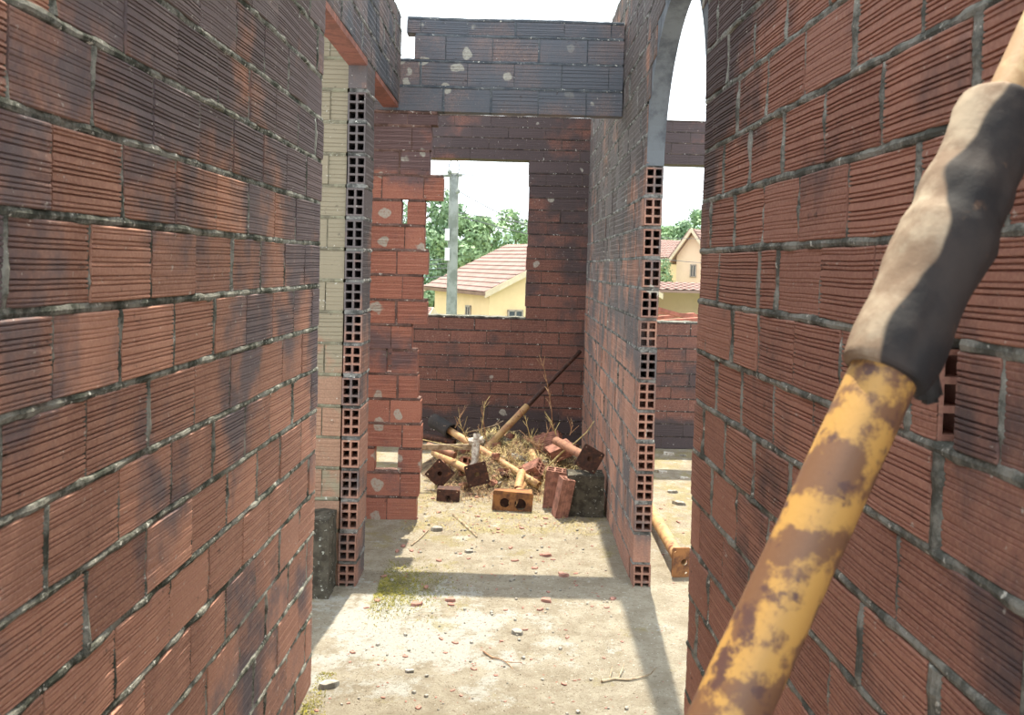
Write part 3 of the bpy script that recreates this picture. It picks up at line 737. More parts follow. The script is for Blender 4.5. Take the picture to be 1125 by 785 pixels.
g1 = gnd(612, 562)
hollow_brick('hollow brick standing on end with open cells on top, left of the mossy concrete block', (g1.x - 0.01, g1.y + 0.12, 0.0), (0.08, -0.04, 1.45), (0.105, 0.17, 0.27))
g1 = gnd(617, 568)
hollow_brick('hollow brick leaning slanted against the mossy concrete block', (g1.x - 0.015, g1.y + 0.02, 0.0), (0.05, 0.17, 0.25), (0.09, 0.10, 0.27))
hollow_brick('brick half sunk in the heap behind the pale leaning pole', at(560, 492, 6.9) - Vector((0, 0, 0.1)), (0.9, 0.5, 0.4), (0.1, 0.15, 0.2))
hollow_brick('brick lying tilted in front of the black-collared pipe', at(541, 524, 6.35) - Vector((0.05, 0, 0.02)), (1.3, 0.3, 0.9), (0.08, 0.13, 0.2))
hollow_brick('brick lying at the right rear of the heap against the partition', at(628, 488, 6.9) - Vector((0, 0, 0.2)), (1.45, 0.2, 0.5), (0.1, 0.15, 0.24))
g1 = gnd(643, 570)
t = obj('concrete_block', lumpy_box((-0.125, -0.08, 0), (0.125, 0.1, 0.285), 0.012, 9), M['concrete_moss']); t.location = (g1.x, g1.y + 0.12, 0.0)
meta(t, 'big dark mossy concrete block speckled white, against the foot of the partition', 'concrete block')

for i, (px, py, Y, rot, dm, lb) in enumerate([(590, 482, 6.9, (1.2, .5, 1.1), (.1, .15, .22), 'brick tilted behind the steep yellow pipe'), (550, 520, 6.25, (1.5, .2, 2.2), (.08, .14, .18), 'brick lying flat under the long yellow pipe near the orange plate'),
        (575, 512, 6.35, (.7, .9, .3), (.09, .12, .17), 'dark brick propped right of the centre of the heap'), (507, 512, 6.5, (1.1, .2, .2), (.1, .15, .2), 'brick wedged between the two square plates at the left'), (603, 492, 6.6, (.3, 1.2, .6), (.1, .14, .2), 'brick lying above the standing hollow brick')]):
    p = at(px, py, Y); p.z = max(0.05, p.z - .06); hollow_brick(lb, p, rot, dm)
# broken brick rubble in the heap
def shard_bm(seed, w_, d_, h_, n=7):
    r = random.Random(seed); bm = bmesh.new(); lo = []; hi = []
    for k in range(n):
        an = 2 * math.pi * k / n + r.uniform(-.25, .25); q = r.uniform(0.65, 1.0)
        x, y = math.cos(an) * w_ * q, math.sin(an) * d_ * q
        lo.append(bm.verts.new((x, y, 0))); hi.append(bm.verts.new((x * r.uniform(.8, 1), y * r.uniform(.8, 1), h_ * r.uniform(.7, 1.1))))
    bm.faces.new(lo[::-1]); bm.faces.new(hi)
    for k in range(n): bm.faces.new((lo[k], lo[(k + 1) % n], hi[(k + 1) % n], hi[k]))
    bmesh.ops.triangulate(bm, faces=bm.faces[:]); return bm
def meshof(bm, m, name):
    me = bpy.data.meshes.new(name); bm.to_mesh(me); bm.free(); me.materials.append(m); return me
def put(name, me, loc, rz, s, label, cat, group, tilt=(0, 0)):
    o = bpy.data.objects.new(name, me); link(o); o.location = loc; o.rotation_euler = (tilt[0], tilt[1], rz); o.scale = (s, s, s)
    return meta(o, label, cat, group)
lumps = [meshof(shard_bm(50 + i, 0.06, 0.045, 0.04), M['pinkbrick' if i % 3 else 'stone'], 'brick_lump') for i in range(7)]
for i in range(80):
    x, y = R.gauss(0.0, 0.30), R.uniform(6.15, 7.5)
    if abs(x) > 0.64: continue
    put('brick_fragment', lumps[i % 7], (x, y, mound_h(x, y) - 0.006), R.uniform(0, 6.3), R.uniform(0.5, 1.1), 'lump of broken red brick half buried in the soil heap', 'brick fragment', 'brick lumps in the heap', (R.uniform(-.3, .3), R.uniform(-.3, .3)))

# ---------------------------------------------------------------- floor litter
chips = [meshof(shard_bm(80 + i, 0.020, 0.013, 0.006, 6), M['chip'], 'brick_shard') for i in range(8)]
stones = [meshof(shard_bm(100 + i, 0.014, 0.012, 0.012, 7), M['stone'], 'pebble') for i in range(5)]
def open_floor(x, y): return -0.68 < x < (0.56 if y < 4.6 else 0.68)
n = 0
for i in range(900):
    x, y = R.uniform(-0.7, 1.5), R.uniform(2.6, 6.2)
    if 0.60 < x < 0.92: continue
    if x > 0.92 and y < 4.0: continue
    if y > 5.6 and R.random() < 0.5: continue
    if n >= 280: break
    n += 1
    s = R.choice((0.35, 0.4, 0.5, 0.6, 0.8, 1.15)) * (1.15 if y > 4 else 0.85)
    put('brick_shard', chips[i % 8], (x, y, floor_z(x, y) + 0.0005), R.uniform(0, 6.3), s, 'small red brick shard lying loose on the concrete floor', 'brick shard', 'brick shards on the floor')
for i in range(160):
    x, y = R.uniform(-0.66, 0.58), R.uniform(2.6, 5.7)
    put('pebble', stones[i % 5], (x, y, floor_z(x, y) + 0.0002), R.uniform(0, 6.3), R.uniform(0.35, 0.95), 'small grey pebble lying loose on the concrete floor', 'pebble', 'pebbles on the floor')
big = [((458, 664), 1.9, 'largest pale red shard lying just past the shadow of the beam', 'chip'), ((600, 661), 1.8, 'flat red shard lying right of centre at the edge of the beam shadow', 'chip'), ((619, 633), 1.7, 'long red shard lying under the far edge of the beam shadow', 'chip'),
       ((494, 660), 1.6, 'red shard left of centre just in front of the beam shadow', 'chip'), ((480, 582), 2.6, 'dark flat chunk lying in front of the plates of the heap', 'stone'), ((515, 606), 1.5, 'thin shard lying on the sunlit strip between heap and beam shadow', 'stone'),
       ((568, 695), 1.9, 'dark stone with a shard beside it in the middle of the floor', 'stone'), ((360, 754), 2.4, 'dark stone lying close to the end of the left wall', 'stone'), ((600, 610), 1.8, 'brown shard lying in front of the orange plate', 'chip'), ((450, 737), 1.3, 'dark stone at the lower left of the floor', 'stone')]
for i, (pp, s, lb, mm) in enumerate(big):
    p = gnd(*pp); me = meshof(shard_bm(200 + i, 0.022, 0.014, 0.009, 7), M[mm], 'rubble'); put('brick_shard' if mm == 'chip' else 'stone', me, (p.x, p.y, floor_z(p.x, p.y)), R.uniform(-0.4, .4), s, lb, 'brick shard' if mm == 'chip' else 'stone', None)
def branch(name, label, pts, r, m='twig', cat='twig', group=None, fork=0, seed=1):
    bm = bmesh.new(); rr = random.Random(seed)
    def run(ps, r0):
        for i in range(len(ps) - 1):
            f0, f1 = 1 - i / len(ps) * 0.7, 1 - (i + 1) / len(ps) * 0.7
            tube_bm(bm, ps[i], ps[i + 1], r0 * f0, r0 * f1, seg=6)
    run(pts, r)
    for k in range(fork):
        i = rr.randrange(0, len(pts) - 1); a = pts[i].lerp(pts[i + 1], rr.random()); d = (pts[-1] - pts[0]).normalized()
        v = (d + Vector((rr.uniform(-.9, .9), rr.uniform(-.9, .9), rr.uniform(-.2, .7)))).normalized() * rr.uniform(0.04, 0.12)
        run([a, a + v * 0.5 + Vector((0, 0, rr.uniform(-.01, .01))), a + v], r * 0.6)
    base = pts[0].copy(); bmesh.ops.translate(bm, vec=-base, verts=bm.verts)
    o = obj(name, bm, M[m]); o.location = base; return meta(o, label, cat, group)
def gp(*pp): return [Vector((gnd(a, b).x, gnd(a, b).y, floor_z(gnd(a, b).x, gnd(a, b).y) + 0.006)) for a, b in pp]
branch('stick', 'thin grey stick lying at the lower right of the floor beside the partition shadow', gp((661, 750), (675, 747), (690, 748), (712, 743)), 0.006, 'wood', 'stick', fork=3, seed=3)
branch('stick', 'crooked pale stick lying in front of the plates of the heap', gp((498, 566), (508, 575), (520, 586), (524, 590)), 0.010, 'wood', 'stick', fork=2, seed=4)
branch('stick', 'short stick lying left of the beam shadow near the heap', gp((452, 600), (462, 592), (470, 583)), 0.005, 'wood', 'stick', fork=1, seed=5)
branch('stick', 'bent twig lying in the middle of the floor left of centre', gp((531, 716), (540, 722), (552, 725), (560, 731)), 0.004, 'twig', 'stick', fork=2, seed=6)
branch('dry_weed', 'tall thin dry weed rising in front of the leaning pole', [at(608, 486, 6.9), at(607, 470, 6.9), at(606, 450, 6.85), at(602, 425, 6.85), at(598, 405, 6.8), at(592, 389, 6.8)], 0.0065, 'twig', 'weed', fork=12, seed=7)
branch('twig', 'yellow curved twig crossing in front of the brown pipe on the right of the heap', [at(603, 511, 6.05), at(618, 496, 6.0), at(632, 486, 5.95), at(644, 475, 5.92), at(653, 462, 5.9)], 0.008, 'straw', 'twig', fork=1, seed=8)
branch('twig', 'long thin twig slanting over the left of the heap', [at(453, 480, 6.35), at(470, 484, 6.3), at(490, 488, 6.2), at(508, 492, 6.1)], 0.004, 'straw', 'twig', fork=3, seed=9)
branch('twig', 'grey branching twig lying over the top of the heap', [at(508, 476, 6.8), at(525, 472, 6.8), at(540, 468, 6.8), at(553, 462, 6.8)], 0.007, 'wood', 'twig', fork=7, seed=10)
for i, (px, py, dx, dy) in enumerate([(525, 492, 8, -52), (535, 488, -5, -38), (585, 486, -8, -30), (592, 490, 14, -25), (615, 485, -9, -22), (574, 480, 22, 14), (545, 490, -14, 30), (600, 500, -22, -22), (560, 500, 10, 30), (500, 470, 6, -16), (515, 486, -10, -24), (626, 478, 3, -14)]):
    Y = 6.45 + 0.05 * (i % 4)
    branch('dry_weed', 'fine brittle weed stalk sprouting from the rubbish heap', [at(px, py, Y), at(px + dx * .4, py + dy * .3, Y), at(px + dx * .8, py + dy * .7, Y - .02), at(px + dx, py + dy, Y)], 0.0045, 'twig' if i % 2 else 'straw', 'weed', 'weed stalks in the heap', fork=6, seed=20 + i)

# dry grass
def grass(name, label, n, fn, m='straw', hmax=0.09):
    bm = bmesh.new()
    for i in range(n):
        q = fn()
        if q is None: continue
        x, y, z = q; an = R.uniform(0, 6.28); L = R.uniform(0.3, 1) * hmax; wd = 0.0016
        d = Vector((math.cos(an), math.sin(an), R.uniform(-0.05, 1.1))).normalized(); s = d.cross(Vector((0, 0, 1))).normalized() * wd
        p = Vector((x, y, z)); a, b, c_ = p, p + d * L * 0.55 + Vector((0, 0, L * .1)), p + d * L - Vector((0, 0, L * .1))
        if c_.z < z: c_.z = z + .002
        v = [bm.verts.new(t_) for t_ in (a - s, a + s, b + s, b - s, c_)]
        bm.faces.new((v[0], v[1], v[2], v[3])); bm.faces.new((v[3], v[2], v[4]))
    o = obj(name, bm, M[m]); return meta(o, label, 'dry grass', kind='stuff')
def on_mound():
    x, y = R.gauss(0.02, 0.34), R.uniform(6.1, 7.6)
    return None if abs(x) > 0.58 else (x, y, mound_h(x, y))
grass('dry_grass', 'matted straw and dry grass growing through the rubbish heap', 3200, on_mound, hmax=0.16)
def fringe():
    x = R.uniform(-0.66, 0.70); y = 5.2 + abs(R.gauss(0, 0.5)) + (0.6 if R.random() < .5 else 0)
    return None if y > 6.3 or x > 0.64 or (y > 5.38 and y < 5.52 and x < -.55) else (x, y, floor_z(x, y))
grass('dry_grass', 'thin litter of straw on the floor in front of the heap', 3000, fringe, hmax=0.035)
def tuft():
    x, y = -0.66 + abs(R.gauss(0, 0.16)), R.gauss(4.25, 0.17)
    return (x, y, floor_z(x, y)) if x > -0.67 else None
M['moss'] = simple('yellow_moss', (0.30, 0.26, 0.05), (0.16, 0.15, 0.04), 20, 1.0)
grass('dry_grass', 'yellow-green moss and short grass at the foot of the left pier', 3200, tuft, 'moss', 0.022)
def edge_l():
    y = R.uniform(2.5, 3.35); return (XL(y) + 0.012 + abs(R.gauss(0, .035)), y, floor_z(0, y))
grass('dry_grass', 'dry moss fringe along the foot of the left corridor wall', 1200, edge_l, 'moss', 0.02)

def litter_spot():
    x, y = R.gauss(0.0, 0.36), R.uniform(5.85, 6.7)
    return None if abs(x) > 0.6 else (x, y, mound_h(x, y) if y > 6.05 else floor_z(x, y))
grass('dry_grass', 'dark brown dead stems tangled among the plates and pipes of the heap', 1500, litter_spot, 'twig', 0.13)
bm = bmesh.new()
for i in range(9000):
    x, y = R.uniform(-0.7, 0.62), R.uniform(2.3, 6.0)
    if x > 0.5 and R.random() < .5: continue
    if noise.noise(Vector((x * 3, y * 3, 8))) < R.uniform(-.5, .3): continue
    if y > 5.38 and y < 5.52 and x < -.5: continue
    q = R.uniform(0.0015, 0.005); z = floor_z(x, y) - 0.0005; v = [bm.verts.new((x + R.uniform(-q, q), y + R.uniform(-q, q), z)) for _ in range(3)] + [bm.verts.new((x, y, z + q * R.uniform(.5, 1.1)))]
    for f in ((0, 1, 3), (1, 2, 3), (2, 0, 3)): bm.faces.new([v[k] for k in f])
bmesh.ops.recalc_face_normals(bm, faces=bm.faces[:])
M['grit'] = simple('coarse_grit', (0.30, 0.24, 0.17), (0.18, 0.13, 0.09), 20, 1.0)
o = obj('grit', bm, M['grit']); meta(o, 'fine brown grit and crumbs scattered over the floor slab', 'grit', kind='stuff')

# yellow prop lying in the room beyond the arch
c = gnd(748, 634); pc = Vector((c.x, c.y, 0.0))
t = thing('steel_prop', (pc.x, pc.y, 0), 'faded yellow prop lying on the ground in the room beyond the arch', 'prop')
bm = plate_bm(0.105, 0.165, 0.01, [(0.018, 0, 0.019), (0.03, -0.06, .008), (-.035, .06, .005)]); bmesh.ops.transform(bm, matrix=Matrix.Translation((pc.x, pc.y, 0.0835)) @ Matrix.Rotation(0.12, 4, 'Z'), verts=bm.verts)
obj('base_plate', bm, M['rust_orange'], t, world=True)
pa = Vector((pc.x - 0.005, pc.y + 0.012, 0.095)); pb = at(703, 537, 6.1); pb.z = 0.04
bm = bmesh.new(); tube_bm(bm, pa, pb, 0.038, seg=24, wall=0.004, rings=16, jit=0.01); obj('pipe', bm, M['yellow_paint'], t, world=True, smooth=True)
for i, (px, py) in enumerate([(735, 499), (750, 501), (728, 519), (738, 541), (752, 526), (746, 554)]):
    p = gnd(px, py); me = meshof(shard_bm(300 + i, 0.05, 0.03, 0.018), M['stone' if i % 2 else 'splat'], 'rubble'); put('rubble_slab', me, (p.x, p.y, floor_z(p.x, p.y)), R.uniform(-.5, .5), R.uniform(.7, 1.3), 'flat pale rubble piece on the sunlit ground of the room beyond the arch', 'rubble', 'rubble beyond the arch')

# ---------------------------------------------------------------- outside
GZ = -2.6
M['grass'] = simple('meadow', (0.10, 0.16, 0.04), (0.24, 0.24, 0.09), 0.3, 1.0)
M['yellow_wall'] = simple('yellow_render', (0.72, 0.54, 0.32), (0.66, 0.49, 0.29), 0.8, 0.9, bs=0.05)
M['peach_wall'] = simple('peach_render', (0.70, 0.53, 0.38), (0.64, 0.48, 0.34), 0.8, 0.9, bs=0.05)
M['tile'] = simple('clay_roof_tile', (0.29, 0.19, 0.165), (0.24, 0.155, 0.13), 2.5, 0.9, bs=0.1)
M['eave'] = simple('pale_eave', (0.60, 0.50, 0.36), (0.52, 0.42, 0.30), 3, 0.9)
M['win'] = simple('dark_window', (0.05, 0.06, 0.07), (0.09, 0.10, 0.11), 3, 0.2)
M['winframe'] = simple('window_frame', (0.35, 0.30, 0.26), (0.30, 0.26, 0.22), 3, 0.7)
M['leaf'] = simple('green_leaf', (0.25, 0.36, 0.18), (0.17, 0.26, 0.13), 0.7, 0.7, c3=(0.36, 0.46, 0.25), s3=3)  # both leaf colours paled to paint in the hazy flare
M['leaf_dark'] = simple('dark_green_leaf', (0.17, 0.26, 0.15), (0.22, 0.32, 0.18), 0.7, 0.7)
M['bark'] = simple('bark', (0.13, 0.10, 0.07), (0.07, 0.05, 0.04), 6, 0.95)
M['polec'] = simple('pole_concrete', (0.24, 0.25, 0.23), (0.15, 0.16, 0.14), 3, 0.9)
M['wire'] = simple('cable', (0.10, 0.10, 0.11), (0.14, 0.14, 0.15), 3, 0.7)
M['white'] = simple('white_box', (0.72, 0.74, 0.72), (0.62, 0.64, 0.62), 3, 0.6)
M['redbeam'] = simple('red_timber', (0.34, 0.12, 0.08), (0.22, 0.08, 0.055), 5, 0.85)
M['hill'] = simple('far_hill', (0.16, 0.24, 0.22), (0.20, 0.28, 0.24), 0.05, 1.0)
bm = bmesh.new(); n = 40
g = [[bm.verts.new((-70 + 150 * i / n, 8.75 + 150 * (j / n) ** 1.6, GZ + (0.25 * noise.noise(Vector((i * .3, j * .3, 0))) if j else 0))) for i in range(n + 1)] for j in range(n + 1)]
for j in range(n):
    for i in range(n): bm.faces.new((g[j][i], g[j][i + 1], g[j + 1][i + 1], g[j + 1][i]))
o = obj('ground', bm, M['grass'], smooth=True); meta(o, 'grassy lower ground outside beyond the back wall', 'ground', kind='structure')
bm = bmesh.new(); hl = []
for i in range(61):
    x = -150 + 6 * i; hh = 6.5 + 5 * math.exp(-((x - 30) / 28) ** 2) + 1.5 * noise.noise(Vector((x * .03, 0, 0)))
    hl.append([bm.verts.new((x, 150, GZ - 1)), bm.verts.new((x, 165, hh * .7)), bm.verts.new((x, 190, hh * 1.25)), bm.verts.new((x, 230, GZ))])
for i in range(60):
    for k in range(3): bm.faces.new((hl[i][k], hl[i + 1][k], hl[i + 1][k + 1], hl[i][k + 1]))
o = obj('hill', bm, M['hill'], smooth=True); meta(o, 'hazy blue-green hill far beyond the right window opening', 'hill', kind='structure')

def roof_slab(bm, e0, e1, r1, r0, rows=12, cols=26, lift=0.03, th=0.12):
    """tiled slope: eave e0-e1 up to ridge r0-r1, tiles stepped row over row"""
    nrm = (e1 - e0).cross(r0 - e0).normalized()
    if nrm.z < 0: nrm = -nrm
    prev = None
    for j in range(rows):
        for half in (0, 1):
            f = (j + half) / rows; up_ = lift * (1 - half) + 0.0
            ring = [bm.verts.new(e0.lerp(r0, f).lerp(e1.lerp(r1, f), i / (cols * 2)) + nrm * (up_ + (0.025 if i % 2 else 0) + th)) for i in range(cols * 2 + 1)]
            if prev:
                for i in range(cols * 2): bm.faces.new((prev[i], prev[i + 1], ring[i + 1], ring[i]))
            prev = ring
    lo = [bm.verts.new(p) for p in (e0, e1, r1, r0)]; hi = [bm.verts.new(p + nrm * (th + 0.01)) for p in (e0, e1, r1, r0)]
    for k in range(4): bm.faces.new((lo[k], lo[(k + 1) % 4], hi[(k + 1) % 4], hi[k]))
    bm.faces.new(lo[::-1])
def house(label, B, udir, Lh, wv, eh, rh, wallm, wins, group='houses outside', over=0.3, name='house'):
    """gabled house: corner B, eave along udir for Lh, gable along the perpendicular for 2*wv"""
    u = Vector((udir[0], udir[1], 0)).normalized(); v = Vector((u.y, -u.x, 0))
    t = thing(name, (B.x, B.y, GZ), label, 'house', group)
    i0 = over; P = lambda a, b, z: Vector((B.x, B.y, 0)) + u * a + v * b + Vector((0, 0, z))
    sl = (rh - eh) / wv
    bm = bmesh.new(); a0, a1, b0, b1 = i0, Lh - i0, i0, 2 * wv - i0
    ez = eh + sl * i0 - 0.02
    lo = [bm.verts.new(P(a, b, GZ)) for a, b in ((a0, b0), (a1, b0), (a1, b1), (a0, b1))]; hi = [bm.verts.new(P(a, b, ez)) for a, b in ((a0, b0), (a1, b0), (a1, b1), (a0, b1))]
    ap = [bm.verts.new(P(a, wv, rh - 0.02)) for a in (a0, a1)]
    for k in (0, 2): bm.faces.new((lo[k], lo[k + 1], hi[k + 1], hi[k]))
    bm.faces.new((lo[1], lo[2], hi[2], ap[1], hi[1])); bm.faces.new((lo[3], lo[0], hi[0], ap[0], hi[3])); bm.faces.new(lo[::-1])
    bmesh.ops.recalc_face_normals(bm, faces=bm.faces[:])
    obj('wall', bm, M[wallm], t, world=True)
    for (b, z, bb, zz) in ((0, eh, wv, rh), (2 * wv, eh, wv, rh)):
        bm = bmesh.new(); roof_slab(bm, P(0, b, z), P(Lh, b, z), P(Lh, bb, zz), P(0, bb, zz)); bmesh.ops.recalc_face_normals(bm, faces=bm.faces[:])
        obj('roof_slope', bm, M['tile'], t, world=True)
        for a in (-0.03, Lh - 0.05):
            bm = bmesh.new()
            q = [P(a, b, z - 0.06), P(a, bb, zz - 0.06), P(a, bb, zz + 0.13), P(a, b, z + 0.13)]; q2 = [p + u * 0.08 for p in q]
            vs = [bm.verts.new(p) for p in q + q2]
            for f in ((0, 1, 2, 3), (7, 6, 5, 4), (0, 4, 5, 1), (1, 5, 6, 2), (2, 6, 7, 3), (3, 7, 4, 0)): bm.faces.new([vs[k] for k in f])
            obj('bargeboard', bm, M['eave'], t, world=True)
    for (side, c_, z0, ww, hh) in wins:
        fr_ = bmesh.new(); pn = bmesh.new()
        if side == 'eave': mk = lambda a, d, z: P(a, b0 - d, z)
        else: mk = lambda a, d, z: P(a0 - d, a, z)
        def bx_(bm, a_, b_, d0, d1, z0_, z1_):
            vs = [bm.verts.new(mk(a, d, z)) for z in (z0_, z1_) for d in (d0, d1) for a in (a_, b_)]
            for f in ((0, 2, 3, 1), (4, 5, 7, 6), (0, 1, 5, 4), (2, 6, 7, 3), (0, 4, 6, 2), (1, 3, 7, 5)): bm.faces.new([vs[k] for k in f])
            bmesh.ops.recalc_face_normals(bm, faces=bm.faces[:])
        for (a_, b_, z_, y_) in ((c_ - ww/2, c_ - ww/2 + .05, z0, z0 + hh), (c_ + ww/2 - .05, c_ + ww/2, z0, z0 + hh), (c_ - ww/2, c_ + ww/2, z0, z0 + .05), (c_ - ww/2, c_ + ww/2, z0 + hh - .05, z0 + hh), (c_ - .025, c_ + .025, z0, z0 + hh)):
            bx_(fr_, a_, b_, -0.01, 0.05, z_, y_)
        wo = obj('window', fr_, M['winframe'], t, world=True)
        bx_(pn, c_ - ww/2 + .02, c_ + ww/2 - .02, -0.01, 0.02, z0 + .02, z0 + hh - .02)
        bmesh.ops.transform(pn, matrix=parent_inv(t), verts=pn.verts); po = obj('pane', pn, M['win']); po.parent = wo
    return t
hA = at(466, 318, 29.6); hB = at(533, 325, 25.0)
eh = (hA.z + hB.z) / 2
ud = (hA.x - hB.x, hA.y - hB.y)
house('yellow house with a pinkish tiled roof outside the left window opening', hB, ud, math.hypot(*ud), 3.36, eh, 2.42, 'yellow_wall', [('eave', 1.86, -0.35, 0.4, 0.75), ('gable', 1.2, -0.3, 0.55, 0.65)])
q = at(466, 330, 22)
house('low tiled shed roof left of the yellow house', Vector((q.x - 0.1, 22.2, 0)), (-1, 0.15), 4.0, 1.3, -0.15, 0.35, 'peach_wall', [], name='shed')
q = at(733, 290, 36); ap = at(756, 254, 36)
house('peach gabled house outside the right window opening', Vector((q.x, 36, 0)), (0.6, 0.8), 7, (ap.x - q.x) / 0.8, q.z, ap.z, 'peach_wall', [('gable', (ap.x - q.x) / 0.8 + .02, at(755, 304, 36).z, 0.28, 0.55)])
q = at(737, 284, 52); house('greyish roofed house farther back, left of the peach house', Vector((q.x - 4.5, 52, 0)), (1, 0.1), 5.2, 2.4, at(730, 286, 52).z, at(730, 268, 54).z, 'yellow_wall', [])
# porch of the peach house
a0 = at(724, 322, 30); t = thing('porch', (a0.x + 1, 30, GZ), 'red-roofed porch in front of the peach house', 'porch')
bm = bmesh.new(); e0 = Vector((a0.x - 1.0, 29.0, at(730, 321, 29).z)); e1 = e0 + Vector((5, 0, 0)); r0 = Vector((e0.x, 33.5, at(730, 312, 33.5).z)); r1 = r0 + Vector((5, 0, 0))
roof_slab(bm, e0, e1, r1, r0, rows=6, cols=16, th=0.08); bmesh.ops.recalc_face_normals(bm, faces=bm.faces[:]); obj('roof_slope', bm, M['tile'], t, world=True)
for x in (0.2, 2.4, 4.8):
    bm = bmesh.new(); box_bm(bm, (e0.x + x - .08, 29.1, GZ), (e0.x + x + .08, 29.26, e0.z + .05)); obj('post', bm, M['redbeam'], t, world=True)
bm = bmesh.new(); box_bm(bm, (e0.x, 33.3, GZ), (e0.x + 5, 33.5, r0.z)); obj('rear_wall', bm, M['peach_wall'], t, world=True)

# utility pole and its wires
b = at(497, 340, 20)
t = thing('utility_pole', (b.x, 20, GZ), 'grey concrete utility pole outside the left window opening', 'utility pole')
tp = at(499, 190, 20); bm = bmesh.new(); tube_bm(bm, Vector((b.x, 20, GZ)), Vector((tp.x, 20, tp.z)), 0.15, 0.115, seg=12, rings=6); obj('shaft', bm, M['polec'], t, world=True, smooth=True)
for y0, y1 in ((251, 264), (272, 286)):
    q0, q1 = at(489, y0, 19.9), at(492.5, y1, 19.9); bm = bmesh.new(); box_bm(bm, (q0.x, 19.85, q1.z), (q1.x + .03, 20.0, q0.z)); obj('junction_box', bm, M['white'], t, world=True)
q0 = at(484, 193, 19.9); bm = bmesh.new(); tube_bm(bm, Vector((q0.x, 19.95, tp.z - 0.08)), Vector((tp.x + 0.2, 19.95, tp.z - 0.05)), 0.035, seg=8); obj('crossarm', bm, M['polec'], t, world=True)
for px_, py_ in ((494, 189), (503, 210)):
    q = at(px_, py_, 19.8); bm = bmesh.new(); bmesh.ops.create_uvsphere(bm, u_segments=10, v_segments=8, radius=0.06); bmesh.ops.translate(bm, vec=q, verts=bm.verts); obj('insulator', bm, M['polec'], t, world=True, smooth=True)
def curve_tube(pts, r, name, label, parent=None):
    bm = bmesh.new()
    for i in range(len(pts) - 1): tube_bm(bm, pts[i], pts[i + 1], r, seg=6)
    o = obj(name, bm, M['wire'], parent, world=parent is not None)
    if parent is None: meta(o, label, 'wire')
    return o
lc = at(499, 184, 19.9); curve_tube([lc + Vector((math.cos(a) * 0.13, 0, math.sin(a) * 0.2)) for a in [k * 0.45 for k in range(15)]], 0.012, 'cable_loop', '', t)
def wire(a, ya, b, yb, sag, lb):
    A1, B1 = at(*a, ya), at(*b, yb); curve_tube([A1.lerp(B1, k / 16) - Vector((0, 0, sag * 4 * (k / 16) * (1 - k / 16))) for k in range(17)], 0.011, 'overhead_wire', lb)
wire((503, 191), 20, (640, 189), 24, 0.1, 'highest overhead wire running right from the top of the utility pole')
wire((400, 190), 22, (496, 192), 20, 0.1, 'overhead wire running left from the top of the utility pole')
wire((504, 210), 20, (640, 268), 26, 0.15, 'overhead wire sloping down to the right from the utility pole')
wire((502, 233), 20, (800, 262), 30, 0.2, 'overhead wire just under the sloping one right of the pole')
wire((503, 237), 20, (800, 290), 30, 0.25, 'lowest wire sagging to the right over the trees')
for k, yy in enumerate((284, 289, 294, 303)): wire((410, yy - 1), 21, (494, yy), 20, 0.05, ('topmost', 'second', 'third', 'lowest')[k] + ' of the four telephone wires left of the utility pole')

def tree(label, c, rad, top, n, m='leaf', seed=1, leaf=0.16, name='tree', base=None, blobs=9):
    r = random.Random(seed); t = thing(name, (c.x, c.y, GZ), label, 'tree', 'trees outside')
    bm = bmesh.new(); tr = [Vector((c.x, c.y, GZ)), Vector((c.x + r.uniform(-.3, .3), c.y, (GZ + top) / 2)), Vector((c.x, c.y, top - rad * 0.4))]
    for i in range(2): tube_bm(bm, tr[i], tr[i + 1], 0.16 - .05 * i, 0.11 - .07 * i, seg=8)
    bs = []
    lowz = base if base is not None else GZ + 0.8
    for k in range(blobs):
        z = lowz + (top - lowz) * (k + 0.5) / blobs; q = math.sin(math.pi * min(1, 0.25 + 0.7 * (k + .5) / blobs)) ** 0.6
        bs.append((Vector((c.x + r.uniform(-.75, .75) * rad * q, c.y + r.uniform(-.7, .7) * rad, z)), rad * r.uniform(.45, .7) * q + .2))
        tube_bm(bm, Vector((c.x, c.y, z - .5)), bs[-1][0], 0.04, 0.02, seg=5)
    obj('trunk', bm, M['bark'], t, world=True)
    bm = bmesh.new()
    for i in range(n):
        b_, rr = r.choice(bs); d = Vector((r.gauss(0, 1), r.gauss(0, 1), r.gauss(0, 1))).normalized()
        p = b_ + d * rr * (r.uniform(0.35, 1.0) ** 0.5) * (1 + 0.35 * noise.noise(d * 2.5 + b_))
        if p.z > top + 0.1: p.z = top - r.random() * .4
        a = Vector((r.gauss(0, 1), r.gauss(0, 1), r.gauss(0, 1))).normalized(); e = a.cross(d)
        if e.length < .01: continue
        e.normalize(); s = leaf * r.uniform(.5, 1)
        v = [bm.verts.new(p + x) for x in (-a * s, e * s * .5, a * s, -e * s * .5)]; bm.faces.new(v)
    obj('foliage', bm, M[m], t, world=True)
def tz(px, py, Y): return at(px, py, Y)
def tr_(label, px, py, Y, rad, n, m='leaf', seed=1, leaf=0.16, **k):
    p = at(px, py, Y); tree(label, Vector((p.x, Y, 0)), rad, p.z, n, m, seed, leaf, **k)
tr_('tall tree with dark leaves rising left of the utility pole', 468, 196, 34, 1.6, 6000, 'leaf_dark', 1, 0.14)
tr_('dark leafy tree directly behind the utility pole', 488, 225, 38, 1.5, 5000, 'leaf_dark', 2)
tr_('green tree just right of the utility pole', 516, 238, 36, 1.3, 5000, 'leaf', 3)
tr_('round green tree above the roof of the yellow house', 538, 240, 40, 1.5, 5000, 'leaf', 4)
tr_('light airy tree right of the others behind the yellow roof', 567, 234, 44, 1.5, 3000, 'leaf', 5)
tr_('green tree at the right edge of the left window opening', 590, 262, 40, 1.4, 3500, 'leaf', 6)
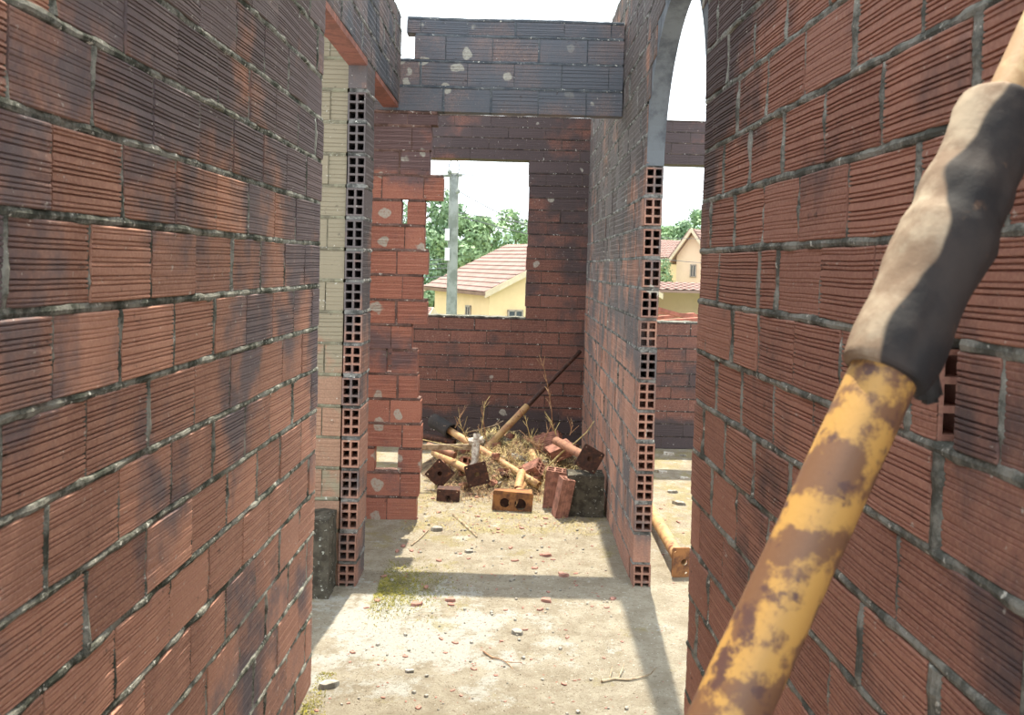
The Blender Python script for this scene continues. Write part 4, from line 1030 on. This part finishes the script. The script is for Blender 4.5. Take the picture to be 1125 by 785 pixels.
tr_('low bushy tree behind the left end of the yellow roof', 500, 262, 33, 1.3, 4000, 'leaf', 7)
tr_('tall tree behind the peach gable outside the right window opening', 764, 232, 60, 1.9, 4500, 'leaf_dark', 8, 0.2)
tr_('broad tree behind the grey roof outside the right window opening', 745, 250, 62, 2.2, 4500, 'leaf', 9, 0.2)
tr_('tree at the far right behind the peach house', 790, 236, 58, 2.2, 3500, 'leaf', 10, 0.2)
tr_('yellow-green bush between the grey-roofed house and the peach house', 729, 286, 35, 0.5, 2500, 'leaf', 11, 0.09, name='bush')
tr_('green tree left of the right window opening, behind the partition', 715, 250, 58, 2.0, 3000, 'leaf', 12, 0.2)
# red timbers just outside the right window
for i, (a, b_, Y, th) in enumerate([((700, 333), (768, 352), 10.6, .035), ((700, 342), (775, 347), 10.9, .028), ((706, 355), (780, 350), 10.2, .04), ((712, 350), (762, 345), 11.3, .03)]):
    A1, B1 = at(*a, Y), at(*b_, Y + .6); bm = bmesh.new(); box_bm(bm, (-th, -th * .7, 0), (th, th * .7, (B1 - A1).length), frame_to(A1, B1)); bmesh.ops.translate(bm, vec=-A1, verts=bm.verts)
    o = obj('timber', bm, M['redbeam']); o.location = A1; meta(o, ['red timber sloping down to the right outside the right window opening', 'thin red timber lying nearly level behind the sloping one', 'red timber nearest the sill of the right window opening', 'farthest short red timber outside the right window opening'][i], 'timber', 'red timbers outside')
# scaffold under the timbers so that they rest on something
t = thing('trestle', (at(740, 350, 10.6).x, 10.6, GZ), 'dark red trestle carrying the timbers outside the right window opening', 'trestle')
for dx in (-0.45, 0.45):
    for dy in (-0.4, 0.7):
        bm = bmesh.new(); x = at(740, 350, 10.6).x + dx; box_bm(bm, (x - .03, 10.6 + dy - .03, GZ), (x + .03, 10.6 + dy + .03, 0.96)); obj('leg', bm, M['redbeam'], t, world=True)
x = at(740, 350, 10.6).x
for dy in (-0.4, 0.7):
    bm = bmesh.new(); box_bm(bm, (x - .6, 10.57 + dy, 0.90), (x + .6, 10.63 + dy, 0.97)); obj('rail', bm, M['redbeam'], t, world=True)
